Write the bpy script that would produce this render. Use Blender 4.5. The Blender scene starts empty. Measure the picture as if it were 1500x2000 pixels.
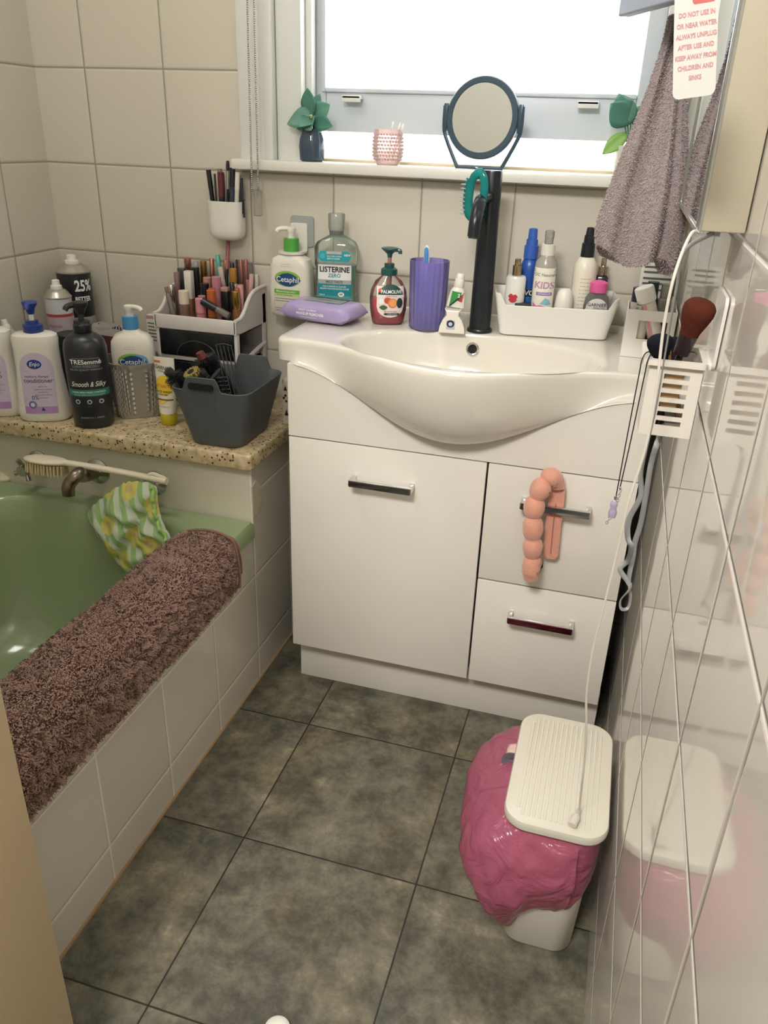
import bpy, bmesh, math, random
from mathutils import Vector, Matrix, noise
from math import sin, cos, pi, radians, sqrt, atan2
random.seed(7)
SC = bpy.context.scene
COL = SC.collection

# ---------------------------------------------------------------- camera
CX, CY, CZ, YAW, PIT, ROL, FPX = 0.597882, -1.779577, 1.186926, 0.270641, 0.444867, 0.036185, 1550.009
Fv = Vector((-sin(YAW)*cos(PIT), cos(YAW)*cos(PIT), -sin(PIT)))
R0 = Vector((cos(YAW), sin(YAW), 0)); U0 = R0.cross(Fv)
Rv = R0*cos(ROL) + U0*sin(ROL); Uv = -R0*sin(ROL) + U0*cos(ROL)
CAM = Vector((CX, CY, CZ))
cd = bpy.data.cameras.new('camera'); cam = bpy.data.objects.new('camera', cd); COL.objects.link(cam)
m4 = Matrix((Rv, Uv, -Fv)).transposed().to_4x4(); m4.translation = CAM
cam.matrix_world = m4
cd.sensor_fit = 'VERTICAL'; cd.sensor_height = 36; cd.sensor_width = 27; cd.lens = FPX/2000*36; cd.clip_start = .02
SC.camera = cam

def ray(px, py): return Fv + Rv*((px-750)/FPX) - Uv*((py-1000)/FPX)
def at(px, py, x=None, y=None, z=None):
    d = ray(px, py)
    if x is not None: t = (x-CX)/d.x
    elif y is not None: t = (y-CY)/d.y
    else: t = (z-CZ)/d.z
    return CAM + d*t
def atp(px, py, pt, n):
    d = ray(px, py); n = Vector(n); return CAM + d*((Vector(pt)-CAM).dot(n)/d.dot(n))

# ---------------------------------------------------------------- materials
def lin(h):
    if not isinstance(h, str): return tuple(h)+(1,)
    h = h.lstrip('#'); c = [int(h[i:i+2], 16)/255 for i in (0, 2, 4)]
    return tuple(v/12.92 if v <= .04045 else ((v+.055)/1.055)**2.4 for v in c)+(1,)
MC = {}
def newmat(name):
    mt = bpy.data.materials.new(name); mt.use_nodes = True
    nt = mt.node_tree; nt.nodes.clear()
    return mt, nt, nt.nodes, nt.links
def M(h, rough=.4, metal=0., bump=0., bscale=200., spec=.5, sss=0., coat=0., var=0., vscale=30., sheen=0.):
    k = ('p', h, rough, metal, bump, bscale, spec, sss, coat, var, vscale, sheen)
    if k in MC: return MC[k]
    mt, nt, N, L = newmat('surface_%d' % len(MC))
    o = N.new('ShaderNodeOutputMaterial'); b = N.new('ShaderNodeBsdfPrincipled'); L.new(b.outputs[0], o.inputs[0])
    b.inputs['Base Color'].default_value = lin(h); b.inputs['Roughness'].default_value = rough
    b.inputs['Metallic'].default_value = metal; b.inputs['Specular IOR Level'].default_value = spec
    b.inputs['Coat Weight'].default_value = coat; b.inputs['Coat Roughness'].default_value = .05
    b.inputs['Sheen Weight'].default_value = sheen
    if sss: b.inputs['Subsurface Weight'].default_value = sss; b.inputs['Subsurface Radius'].default_value = (.01, .006, .004); b.inputs['Subsurface Scale'].default_value = .3
    if bump or var:
        tc = N.new('ShaderNodeTexCoord')
    if bump:
        ns = N.new('ShaderNodeTexNoise'); ns.inputs['Scale'].default_value = bscale; ns.inputs['Detail'].default_value = 4
        bp = N.new('ShaderNodeBump'); bp.inputs['Strength'].default_value = bump; bp.inputs['Distance'].default_value = .003
        L.new(tc.outputs['Object'], ns.inputs['Vector']); L.new(ns.outputs['Fac'], bp.inputs['Height']); L.new(bp.outputs[0], b.inputs['Normal'])
    if var:
        n2 = N.new('ShaderNodeTexNoise'); n2.inputs['Scale'].default_value = vscale; n2.inputs['Detail'].default_value = 5
        L.new(tc.outputs['Object'], n2.inputs['Vector'])
        mr = N.new('ShaderNodeMapRange'); mr.inputs[3].default_value = 1-var; mr.inputs[4].default_value = 1+var
        L.new(n2.outputs['Fac'], mr.inputs[0])
        mx = N.new('ShaderNodeMix'); mx.data_type = 'RGBA'; mx.blend_type = 'MULTIPLY'; mx.inputs[0].default_value = 1
        mx.inputs[6].default_value = lin(h); L.new(mr.outputs[0], mx.inputs[7]); L.new(mx.outputs[2], b.inputs['Base Color'])
    MC[k] = mt; return mt
def thin(h, clear=.7, rough=.05, body=.3, bodyh=None, bump=0, bscale=60):
    """thin see-through plastic or glass: tinted transparency, a little body colour, a glossy coat"""
    k = ('t', h, clear, rough, body, bodyh, bump, bscale)
    if k in MC: return MC[k]
    mt, nt, N, L = newmat('clear_%d' % len(MC))
    o = N.new('ShaderNodeOutputMaterial')
    tr = N.new('ShaderNodeBsdfTransparent'); tr.inputs[0].default_value = lin(h)
    tl = N.new('ShaderNodeBsdfTranslucent'); tl.inputs[0].default_value = lin(bodyh or h)
    df = N.new('ShaderNodeBsdfDiffuse'); df.inputs[0].default_value = lin(bodyh or h)
    gl = N.new('ShaderNodeBsdfGlossy'); gl.inputs[1].default_value = rough
    m0 = N.new('ShaderNodeMixShader'); m0.inputs[0].default_value = .5; L.new(df.outputs[0], m0.inputs[1]); L.new(tl.outputs[0], m0.inputs[2])
    m1 = N.new('ShaderNodeMixShader'); m1.inputs[0].default_value = 1-clear; L.new(tr.outputs[0], m1.inputs[1]); L.new(m0.outputs[0], m1.inputs[2])
    fr = N.new('ShaderNodeFresnel'); fr.inputs[0].default_value = 1.45
    m2 = N.new('ShaderNodeMixShader'); L.new(fr.outputs[0], m2.inputs[0]); L.new(m1.outputs[0], m2.inputs[1]); L.new(gl.outputs[0], m2.inputs[2])
    if bump:
        tc = N.new('ShaderNodeTexCoord'); ns = N.new('ShaderNodeTexNoise'); ns.inputs['Scale'].default_value = bscale
        bp = N.new('ShaderNodeBump'); bp.inputs['Strength'].default_value = bump; bp.inputs['Distance'].default_value = .005
        L.new(tc.outputs['Object'], ns.inputs['Vector']); L.new(ns.outputs['Fac'], bp.inputs['Height'])
        for s in (gl, df): L.new(bp.outputs[0], s.inputs['Normal'])
        L.new(bp.outputs[0], fr.inputs['Normal'])
    L.new(m2.outputs[0], o.inputs[0]); MC[k] = mt; return mt
def nd(N, t, **kw):
    n = N.new(t)
    for a, v in kw.items(): setattr(n, a, v)
    return n
def mth(N, L, op, a, b=None):
    n = N.new('ShaderNodeMath'); n.operation = op
    for i, v in enumerate((a, b)):
        if v is None: continue
        if isinstance(v, (int, float)): n.inputs[i].default_value = v
        else: L.new(v, n.inputs[i])
    return n.outputs[0]
def tiles(name, ax, u0, v0, t, col, grout, gw=.0025, rough=.12, wob=.0, var=.03, rot=0, grout2=None):
    mt, nt, N, L = newmat(name)
    o = N.new('ShaderNodeOutputMaterial'); b = N.new('ShaderNodeBsdfPrincipled'); L.new(b.outputs[0], o.inputs[0])
    tc = N.new('ShaderNodeTexCoord'); vec = tc.outputs['Object']
    sp = N.new('ShaderNodeSeparateXYZ'); L.new(vec, sp.inputs[0])
    u = sp.outputs['XYZ'.index(ax[0])]; v = sp.outputs['XYZ'.index(ax[1])]
    if rot:
        u, v = mth(N, L, 'ADD', u, mth(N, L, 'MULTIPLY', v, rot)), mth(N, L, 'SUBTRACT', v, mth(N, L, 'MULTIPLY', u, rot))
    uu = mth(N, L, 'SUBTRACT', u, u0-20*t); vv = mth(N, L, 'SUBTRACT', v, v0-20*t)
    d = mth(N, L, 'MINIMUM', mth(N, L, 'PINGPONG', uu, t/2), mth(N, L, 'PINGPONG', vv, t/2))
    mr = N.new('ShaderNodeMapRange'); L.new(d, mr.inputs[0]); mr.inputs[1].default_value = gw*.45; mr.inputs[2].default_value = gw*.8
    mx = N.new('ShaderNodeMix'); mx.data_type = 'RGBA'; L.new(mr.outputs[0], mx.inputs[0]); mx.inputs[6].default_value = lin(grout)
    if grout2:
        g2 = N.new('ShaderNodeMix'); g2.data_type = 'RGBA'; L.new(mth(N, L, 'LESS_THAN', mth(N, L, 'PINGPONG', uu, t/2), gw*.8), g2.inputs[0]); g2.inputs[6].default_value = lin(grout); g2.inputs[7].default_value = lin(grout2); L.new(g2.outputs[2], mx.inputs[6])
    cell = N.new('ShaderNodeTexWhiteNoise'); cell.noise_dimensions = '2D'; cb = N.new('ShaderNodeCombineXYZ')
    L.new(mth(N, L, 'FLOOR', mth(N, L, 'DIVIDE', uu, t)), cb.inputs[0]); L.new(mth(N, L, 'FLOOR', mth(N, L, 'DIVIDE', vv, t)), cb.inputs[1]); L.new(cb.outputs[0], cell.inputs[0])
    mr2 = N.new('ShaderNodeMapRange'); L.new(cell.outputs[0], mr2.inputs[0]); mr2.inputs[3].default_value = 1-var; mr2.inputs[4].default_value = 1+var
    mm = N.new('ShaderNodeMix'); mm.data_type = 'RGBA'; mm.blend_type = 'MULTIPLY'; mm.inputs[0].default_value = 1; mm.inputs[6].default_value = lin(col); L.new(mr2.outputs[0], mm.inputs[7])
    L.new(mm.outputs[2], mx.inputs[7]); L.new(mx.outputs[2], b.inputs['Base Color'])
    rr = N.new('ShaderNodeMapRange'); L.new(mr.outputs[0], rr.inputs[0]); rr.inputs[3].default_value = .7; rr.inputs[4].default_value = rough; L.new(rr.outputs[0], b.inputs['Roughness'])
    hr = N.new('ShaderNodeMapRange'); hr.interpolation_type = 'SMOOTHSTEP'; L.new(d, hr.inputs[0]); hr.inputs[1].default_value = 0; hr.inputs[2].default_value = .006
    ns = N.new('ShaderNodeTexNoise'); ns.inputs['Scale'].default_value = 9; ns.inputs['Detail'].default_value = 1; L.new(vec, ns.inputs['Vector'])
    ct = mth(N, L, 'MULTIPLY', cell.outputs[0], 0.0)
    h = mth(N, L, 'ADD', hr.outputs[0], mth(N, L, 'MULTIPLY', ns.outputs['Fac'], wob))
    bp = N.new('ShaderNodeBump'); bp.inputs['Strength'].default_value = .6; bp.inputs['Distance'].default_value = .0015; L.new(h, bp.inputs['Height']); L.new(bp.outputs[0], b.inputs['Normal'])
    return mt

# ---------------------------------------------------------------- mesh helpers
def O(name, bm, mat, parent=None, smooth=True, sub=0, bev=0):
    me = bpy.data.meshes.new(name)
    if isinstance(bm, tuple): me.from_pydata(*bm)
    else:
        bmesh.ops.recalc_face_normals(bm, faces=bm.faces); bm.to_mesh(me); bm.free()
    if mat: me.materials.append(mat)
    if smooth:
        for f in me.polygons: f.use_smooth = True
        if smooth is True: me.set_sharp_from_angle(angle=radians(42))
    o = bpy.data.objects.new(name, me); COL.objects.link(o)
    if parent is not None: o.parent = parent
    if bev:
        b = o.modifiers.new('b', 'BEVEL'); b.width = bev; b.segments = 2; b.limit_method = 'ANGLE'; b.angle_limit = radians(40)
    if sub:
        s = o.modifiers.new('s', 'SUBSURF'); s.levels = sub; s.render_levels = sub
    return o
def tag(o, label, cat, group=None):
    o['label'] = label; o['category'] = cat
    if group: o['group'] = group
    return o
def T(name, label, cat, loc=(0, 0, 0), rz=0, rx=0, ry=0, group=None):
    o = bpy.data.objects.new(name, None); COL.objects.link(o); o.empty_display_size = .02
    o.location = loc; o.rotation_euler = (rx, ry, rz)
    return tag(o, label, cat, group)
def struct(name, bm, mat, parent=None, **kw):
    o = O(name, bm, mat, parent, **kw)
    if parent is None: o['kind'] = 'structure'
    return o
def box(bm, x0, x1, y0, y1, z0, z1, r=0, seg=2):
    v = [bm.verts.new((x, y, z)) for x in (x0, x1) for y in (y0, y1) for z in (z0, z1)]
    fs = [(0, 1, 3, 2), (4, 6, 7, 5), (0, 4, 5, 1), (2, 3, 7, 6), (0, 2, 6, 4), (1, 5, 7, 3)]
    F = [bm.faces.new([v[i] for i in f]) for f in fs]
    if r:
        es = list({e for f in F for e in f.edges})
        bmesh.ops.bevel(bm, geom=es, offset=r, segments=seg, affect='EDGES', profile=.5)
    return bm
def B(*a, **k): return box(bmesh.new(), *a, **k)
def loft(rings, cap0=True, cap1=True, closed=True, bm=None):
    bm = bm or bmesh.new()
    V = [[bm.verts.new(p) for p in r] for r in rings]
    n = len(rings[0])
    for a, b in zip(V[:-1], V[1:]):
        for i in range(n if closed else n-1):
            j = (i+1) % n
            bm.faces.new((a[i], a[j], b[j], b[i]))
    if cap0: bm.faces.new(V[0][::-1])
    if cap1: bm.faces.new(V[-1])
    return bm
def sring(rx, ry, z, n=2., seg=40, cx=0, cy=0):
    r = []
    for i in range(seg):
        a = 2*pi*i/seg; c, s = cos(a), sin(a)
        r.append((cx+rx*math.copysign(abs(c)**(2/n), c), cy+ry*math.copysign(abs(s)**(2/n), s), z))
    return r
def body(secs, n=2., seg=40, bm=None, cap0=True, cap1=True):
    """secs: (z, rx, ry) rings of a super-ellipse"""
    return loft([sring(s[1], s[2], s[0], s[3] if len(s) > 3 else n, seg) for s in secs], cap0, cap1, bm=bm)
def lathe(prof, seg=32, bm=None, cap0=True, cap1=True):
    return loft([sring(max(r, 1e-5), max(r, 1e-5), z, 2, seg) for z, r in prof], cap0, cap1, bm=bm)
def rrect(x0, x1, y0, y1, r, z, k=6, m=0):
    out = []
    for cx, cy, a0 in ((x1-r, y1-r, 0), (x0+r, y1-r, 90), (x0+r, y0+r, 180), (x1-r, y0+r, 270)):
        for i in range(k+1):
            a = radians(a0+90*i/k); out.append((cx+r*cos(a), cy+r*sin(a), z))
    if m:
        o2 = []
        for i, a in enumerate(out):
            b = out[(i+1) % len(out)]; o2.append(a)
            if i % (k+1) == k: o2 += [(a[0]+(b[0]-a[0])*j/m, a[1]+(b[1]-a[1])*j/m, z) for j in range(1, m)]
        out = o2
    return out
def catmull(pts, k=8):
    P = [Vector(p) for p in pts]; P = [P[0]*2-P[1]]+P+[P[-1]*2-P[-2]]; out = []
    for i in range(1, len(P)-2):
        for j in range(k):
            t = j/k; a, b, c, d = P[i-1:i+3]
            out.append(.5*((2*b)+(c-a)*t+(2*a-5*b+4*c-d)*t*t+(3*b-3*c+d-a)*t**3))
    out.append(P[-2]); return out
def tube(pts, r, seg=10, bm=None, smooth=8, cap=True):
    bm = bm or bmesh.new()
    P = catmull(pts, smooth) if smooth else [Vector(p) for p in pts]
    n = len(P); rr = r if callable(r) else (lambda t: r)
    d = (P[1]-P[0]).normalized(); up = Vector((0, 0, 1)) if abs(d.z) < .9 else Vector((1, 0, 0))
    nx = d.cross(up).normalized(); rings = []
    for i in range(n):
        d = (P[min(i+1, n-1)]-P[max(i-1, 0)]).normalized()
        nx = (nx-d*nx.dot(d)).normalized(); ny = d.cross(nx)
        q = rr(i/(n-1)); qx, qy = q if isinstance(q, tuple) else (q, q)
        rings.append([P[i]+nx*(qx*cos(2*pi*j/seg))+ny*(qy*sin(2*pi*j/seg)) for j in range(seg)])
    return loft(rings, cap, cap, bm=bm)
def cyl(bm, p0, p1, r0, r1=None, seg=16):
    return tube([p0, p1], lambda t: r0+((r1 if r1 is not None else r0)-r0)*t, seg, bm, smooth=0)
def kz(secs, z):
    for a, b in zip(secs[:-1], secs[1:]):
        if a[0] <= z <= b[0] and b[0] > a[0]:
            t = (z-a[0])/(b[0]-a[0]); return a[1]+(b[1]-a[1])*t, a[2]+(b[2]-a[2])*t
    s = secs[-1] if z > secs[-1][0] else secs[0]; return s[1], s[2]
def front(secs, n=2., off=.0004):
    def f(u, z):
        rx, ry = kz(secs, z); q = min(abs(u/rx), .985)
        return Vector((u, -(ry+off)*(1-q**n)**(1/n), z))
    return f
def flat(y=0, off=0):
    return lambda u, z: Vector((u, y-off, z))
def patch(name, mp, parent, mat, u0, u1, z0, z1, shape='rect', nu=20, nz=10):
    V = []; F = []
    uc, uh, zc, zh = (u0+u1)/2, (u1-u0)/2, (z0+z1)/2, (z1-z0)/2
    for i in range(nu+1):
        s = -1+2*i/nu; lo, hi = -1., 1.
        if shape == 'oval': s = sin(s*pi/2); q = sqrt(max(0, 1-s*s)); lo, hi = -q, q
        elif shape == 'arch': q = sqrt(max(0, 1-s*s)); hi = 1-(uh/zh)*(1-q)
        elif shape == 'bowl': q = sqrt(max(0, 1-s*s)); lo = -1+(uh/zh)*(1-q)*.8
        elif shape == 'lens': q = max(0, 1-s*s); lo, hi = -q, q
        elif shape == 'round':
            e = min(.25*uh, zh)/uh; a = max(0, abs(s)-(1-e))/e; q = 1-(e*uh/zh)*(1-sqrt(max(0, 1-a*a))); lo, hi = -q, q
        for j in range(nz+1):
            V.append(mp(uc+uh*s, zc+zh*(lo+(hi-lo)*j/nz)))
    for i in range(nu):
        for j in range(nz):
            a = i*(nz+1)+j; F.append((a, a+nz+1, a+nz+2, a+1))
    return O(name, (V, [], F), mat, parent)
TXT = {}
def text(s, mp, parent, mat, size, u=0., z=0., bold=0., shear=0., align='CENTER', name='lettering', sx=1., rot=0.):
    cu = bpy.data.curves.new('t', 'FONT'); cu.body = s; cu.size = size; cu.align_x = align; cu.align_y = 'CENTER'
    cu.offset = bold*size; cu.shear = shear; cu.resolution_u = 3
    ob = bpy.data.objects.new('t', cu); COL.objects.link(ob)
    dg = bpy.context.evaluated_depsgraph_get(); me = bpy.data.meshes.new_from_object(ob.evaluated_get(dg))
    bpy.data.objects.remove(ob); bpy.data.curves.remove(cu)
    c, sn = cos(rot), sin(rot)
    for v in me.vertices:
        x, y = v.co.x*sx, v.co.y
        v.co = mp(u+x*c-y*sn, z+x*sn+y*c)
    me.materials.clear(); me.materials.append(mat); me.name = name
    o = bpy.data.objects.new(name, me); COL.objects.link(o); o.parent = parent
    return o
WHITE = M('#f1eee4', .35); BLACK = M('#101216', .35); CHROME = M('#d8d8d8', .12, 1.); GOLD = M('#c9a35c', .25, 1.); ROSE = M('#c98a78', .25, 1.)
SILVER = M('#c9c9c6', .25, 1.); INK = M('#20242a', .5); INKW = M('#f4f4f0', .5)
# ================================================================ THE ROOM
TX, TZ, TS = -.6377, .0989, .2
GROUT = '#a39c8b'; TILE = '#d8d2c2'
mt_back = tiles('tile_back', 'XZ', TX, TZ, TS, TILE, GROUT, .003, .14, .25)
mt_side = tiles('tile_side', 'YZ', -.163, TZ, TS, TILE, GROUT, .003, .14, .25)
mt_right = tiles('tile_right', 'YZ', -.966, TZ, TS, '#e3ddd2', '#fffdf8', .003, .05, .55, .02, 0, '#c2b9a8')  # near-white level joints: light catching on them put into the grout colour
mt_tub = tiles('tile_tub', 'YZ', -.3702, .0823, TS, '#d9d3c4', '#efeadc', .0028, .16, .25)
paint = M('#e8e4d4', .45, bump=.15, bscale=25)
cream = M('#ded9c4', .4, bump=.4, bscale=30, var=.05, vscale=12)
XR, XL, YF, ZC = .712, -.77, -1.27, 2.4

def floor_mat():
    mt, nt, N, L = newmat('vinyl_floor')
    o = N.new('ShaderNodeOutputMaterial'); b = N.new('ShaderNodeBsdfPrincipled'); L.new(b.outputs[0], o.inputs[0])
    tc = N.new('ShaderNodeTexCoord'); vec = tc.outputs['Object']; sp = N.new('ShaderNodeSeparateXYZ'); L.new(vec, sp.inputs[0])
    t = .3295
    u = mth(N, L, 'SUBTRACT', sp.outputs[0], .0844-20*t); v = mth(N, L, 'SUBTRACT', sp.outputs[1], -.4872-20*t)
    d = mth(N, L, 'MINIMUM', mth(N, L, 'PINGPONG', u, t/2), mth(N, L, 'PINGPONG', v, t/2))
    cell = N.new('ShaderNodeTexWhiteNoise'); cell.noise_dimensions = '2D'; cb = N.new('ShaderNodeCombineXYZ')
    L.new(mth(N, L, 'FLOOR', mth(N, L, 'DIVIDE', u, t)), cb.inputs[0]); L.new(mth(N, L, 'FLOOR', mth(N, L, 'DIVIDE', v, t)), cb.inputs[1]); L.new(cb.outputs[0], cell.inputs[0])
    off = N.new('ShaderNodeVectorMath'); off.operation = 'ADD'; L.new(vec, off.inputs[0]); L.new(cell.outputs['Color'], off.inputs[1])
    n1 = N.new('ShaderNodeTexNoise'); n1.inputs['Scale'].default_value = 13; n1.inputs['Detail'].default_value = 12; n1.inputs['Roughness'].default_value = .74; n1.inputs['Distortion'].default_value = .12; L.new(off.outputs[0], n1.inputs['Vector'])
    cr = N.new('ShaderNodeValToRGB'); L.new(n1.outputs['Fac'], cr.inputs[0]); e = cr.color_ramp.elements
    e[0].position = .30; e[0].color = lin('#3f3d33'); e[1].position = .72; e[1].color = lin('#a39d87')
    for ps, c in ((.43, '#57554a'), (.52, '#6b695a'), (.6, '#7d7967')): q = e.new(ps); q.color = lin(c)
    n2 = N.new('ShaderNodeTexNoise'); n2.inputs['Scale'].default_value = 4.5; n2.inputs['Detail'].default_value = 4; L.new(off.outputs[0], n2.inputs['Vector'])
    mr = N.new('ShaderNodeMapRange'); L.new(n2.outputs['Fac'], mr.inputs[0]); mr.inputs[1].default_value = .48; mr.inputs[2].default_value = .7; mr.inputs[4].default_value = .75
    mx = N.new('ShaderNodeMix'); mx.data_type = 'RGBA'; mx.blend_type = 'MIX'; L.new(mr.outputs[0], mx.inputs[0]); L.new(cr.outputs[0], mx.inputs[6])
    wm = N.new('ShaderNodeMix'); wm.data_type = 'RGBA'; wm.blend_type = 'MULTIPLY'; wm.inputs[0].default_value = 1; L.new(cr.outputs[0], wm.inputs[6]); wm.inputs[7].default_value = (1.1, .95, .78, 1)
    L.new(wm.outputs[2], mx.inputs[7])
    gm = N.new('ShaderNodeMapRange'); L.new(d, gm.inputs[0]); gm.inputs[1].default_value = .0008; gm.inputs[2].default_value = .002
    fx = N.new('ShaderNodeMix'); fx.data_type = 'RGBA'; L.new(gm.outputs[0], fx.inputs[0]); fx.inputs[6].default_value = lin('#26241d'); L.new(mx.outputs[2], fx.inputs[7])
    L.new(fx.outputs[2], b.inputs['Base Color']); b.inputs['Roughness'].default_value = .38; b.inputs['Specular IOR Level'].default_value = .35
    bp = N.new('ShaderNodeBump'); bp.inputs['Strength'].default_value = .3; bp.inputs['Distance'].default_value = .002; L.new(n1.outputs['Fac'], bp.inputs['Height']); L.new(bp.outputs[0], b.inputs['Normal'])
    return mt
struct('floor', B(-.9, .9, -3.2, .12, -.05, 0), floor_mat(), smooth=False)
WX0, WX1, WZ0, WZ1 = -.165, .64, 1.112, 2.02      # window opening
bm = bmesh.new()
box(bm, -.9, WX0, 0, .14, 0, ZC); box(bm, WX1, .85, 0, .14, 0, ZC); box(bm, WX0, WX1, 0, .14, 0, WZ0); box(bm, WX0, WX1, 0, .14, WZ1, ZC)
struct('wall_back', bm, mt_back, smooth=False)
struct('wall_left', B(XL-.1, XL, -1.4, 0, 0, ZC), mt_side, smooth=False)
struct('wall_right', B(XR, XR+.1, -3.2, 0, 0, ZC), mt_right, smooth=False)
struct('ceiling', B(-.9, .85, -3.2, .14, ZC, ZC+.05), M('#e9e6dc', .8), smooth=False)
struct('wall_front', B(XL, -.02, YF-.12, YF, 0, ZC), paint, smooth=False)
struct('wall_hall', B(-.9, .85, -3.3, -3.2, 0, ZC), M('#857e74', .8), smooth=False)
struct('wall_passage', B(-.95, -.9, -3.2, -1.39, 0, ZC), M('#857e74', .8), smooth=False)
jamb = M('#cbb793', .45, bump=.2, bscale=18, var=.06, vscale=9)
bm = B(-.02, .064, YF-.13, YF+.004, 0, 2.1, .003); box(bm, .005, .02, YF+.004, YF+.014, 0, 2.1, .002)
struct('trim_1', bm, jamb)
# bath hob, bath apron, sealant line along the floor
XT = -.087; YH = -.372
SH = .583
bm = bmesh.new(); box(bm, XL, XT-.004, YH, 0, 0, SH-.036)
struct('wall_hob', bm, cream, smooth=False)
struct('wall_hob_side', B(XT-.004, XT, YH+.001, 0, 0, SH-.036), mt_tub, smooth=False)
struct('wall_apron', B(XT-.03, XT, YF+.004, YH, 0, .385), mt_tub, smooth=False)
struct('trim_2', B(XT, XT+.0045, YF+.014, -.02, 0, .004), M('#a98f68', .6), smooth=False)
# ragged patch of plaster at the hob corner
bm = bmesh.new(); V = [(XT+.002, -.372, .425), (XT+.002, -.342, .43), (XT+.003, -.328, .45), (XT+.002, -.333, .492), (XT+.002, -.352, .508), (XT+.002, -.372, .5)]
loft([[(XT-.001, a[1], a[2]) for a in V], [(a[0], a[1], a[2]) for a in V]], bm=bm)
struct('trim_3', bm, M('#cfc6ad', .6, bump=.5, bscale=60))

# ---------------------------------------------------------------- window
wp = M('#e4e5e0', .35, bump=.1, bscale=20)
bm = bmesh.new()
# sashes: outer frame reveal, architrave, sill
def ring(bm, x0, x1, z0, z1, w, y0, y1, r=0.):
    box(bm, x0, x0+w, y0, y1, z0, z1, r); box(bm, x1-w, x1, y0, y1, z0, z1, r); box(bm, x0+w, x1-w, y0, y1, z1-w, z1, r)
w = struct('window_1', B(WX0-.002, WX0+.055, -.004, .14, WZ0, WZ1, .002), wp)
bm = bmesh.new(); box(bm, WX1-.03, WX1, .02, .14, WZ0, WZ1, .002); box(bm, WX0+.055, WX1-.03, .02, .14, WZ1-.03, WZ1, .002)
box(bm, WX0+.055, WX0+.07, .02, .045, WZ0+.03, WZ1-.03, .003)
struct('window_frame', bm, wp, w)
bm = bmesh.new(); sx0, sx1, sz0, sz1 = -.108, .61, 1.187, 1.99
box(bm, sx0, sx0+.034, .05, .09, sz0, sz1, .003); box(bm, sx1-.034, sx1, .05, .09, sz0, sz1, .003); box(bm, sx0+.034, sx1-.034, .05, .09, sz0, 1.272, .003); box(bm, sx0+.034, sx1-.034, .05, .09, sz1-.04, sz1, .003)
box(bm, sx0+.034, sx1-.034, .044, .052, 1.264, 1.272, .002); box(bm, sx0+.026, sx0+.034, .044, .052, 1.264, sz1, .002)
struct('window_sash', bm, M('#cfd6dc', .35, bump=.1, bscale=20), w)  # bluer than the frame: backlight haze put into the sash colour
def lift(x):
    bm = bmesh.new(); box(bm, x-.021, x+.021, .028, .052, 1.251, 1.258, .002); box(bm, x-.021, x+.021, .028, .032, 1.245, 1.258, .0015); struct('sash_lift', bm, wp, w)
lift(-.01); lift(.485)
pm, nt, N, L = newmat('frosted_pane')
o_ = N.new('ShaderNodeOutputMaterial'); tr = N.new('ShaderNodeBsdfTransparent'); tl = N.new('ShaderNodeBsdfTranslucent'); gl = N.new('ShaderNodeBsdfGlossy'); gl.inputs[1].default_value = .2
mx = N.new('ShaderNodeMixShader'); mx.inputs[0].default_value = .3; L.new(tr.outputs[0], mx.inputs[1]); L.new(tl.outputs[0], mx.inputs[2])
m2 = N.new('ShaderNodeMixShader'); m2.inputs[0].default_value = .05; L.new(mx.outputs[0], m2.inputs[1]); L.new(gl.outputs[0], m2.inputs[2]); L.new(m2.outputs[0], o_.inputs[0])
tc = N.new('ShaderNodeTexCoord'); vo = N.new('ShaderNodeTexVoronoi'); vo.inputs['Scale'].default_value = 160; L.new(tc.outputs['Object'], vo.inputs[0]); bp = N.new('ShaderNodeBump'); bp.inputs['Strength'].default_value = .6; L.new(vo.outputs[0], bp.inputs['Height']); L.new(bp.outputs[0], gl.inputs['Normal']); L.new(bp.outputs[0], tl.inputs['Normal'])
struct('window_pane', B(sx0+.034, sx1-.034, .068, .072, 1.272, sz1-.04), pm, w, smooth=False)
bm = bmesh.new()   # architrave (moulded) left, right, over the opening
for x0, x1 in ((-.252, -.168), (.636, .705)):
    box(bm, x0, x1, -.016, .003, 1.125, 2.1, .004); box(bm, x1-.022 if x0 < 0 else x0, x1 if x0 < 0 else x0+.022, -.026, -.012, 1.125, 2.1, .006)
box(bm, -.168, .636, -.016, .003, 2.02, 2.1, .004)
struct('window_architrave', bm, wp, w)
sill = B(-.262, .712, -.046, .05, 1.105, 1.1265, .004)
struct('window_sill', sill, M('#e6e4da', .35, bump=.1, bscale=15), w)
bm = bmesh.new(); V = [(.05, 1.118), (.05, 1.132), (.14, 1.15), (.2, 1.148), (.2, 1.118)]
loft([[(x, a, b) for a, b in V] for x in (WX0+.055, WX1-.03)], bm=bm); struct('outer_sill', bm, M('#e3d3b2', .6, bump=.2, bscale=30), w, smooth=False)

# ================================================================ VANITY
W = .686
gloss = M('#efeade', .16, bump=.02, bscale=8, coat=.3)
van = T('vanity_cabinet', 'white gloss vanity cabinet with one door and two drawers under the basin', 'vanity cabinet')
bm = bmesh.new(); box(bm, .001, .017, -.349, -.012, .119, .776); box(bm, W-.017, W-.001, -.349, -.012, .119, .776); box(bm, .017, W-.017, -.349, -.028, .119, .135); box(bm, .017, W-.017, -.028, -.012, .119, .776)
O('body', bm, M('#e4dfd2', .35), van, smooth=False)
def zlow(x):
    q = min(1, abs(x-.335)/.335); return .777-.118*(.5+.5*cos(pi*q))**.9
fr_r = []
for i in range(61):      # the panel is cut away behind the bowl
    x = W*i/60; zt = min(.776, zlow(x)+.004); fr_r.append([(x, -.369, .6285), (x, -.3505, .6285), (x, -.3505, zt), (x, -.369, zt)])
O('fascia_panel', loft(fr_r), gloss, van, smooth=False)
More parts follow.
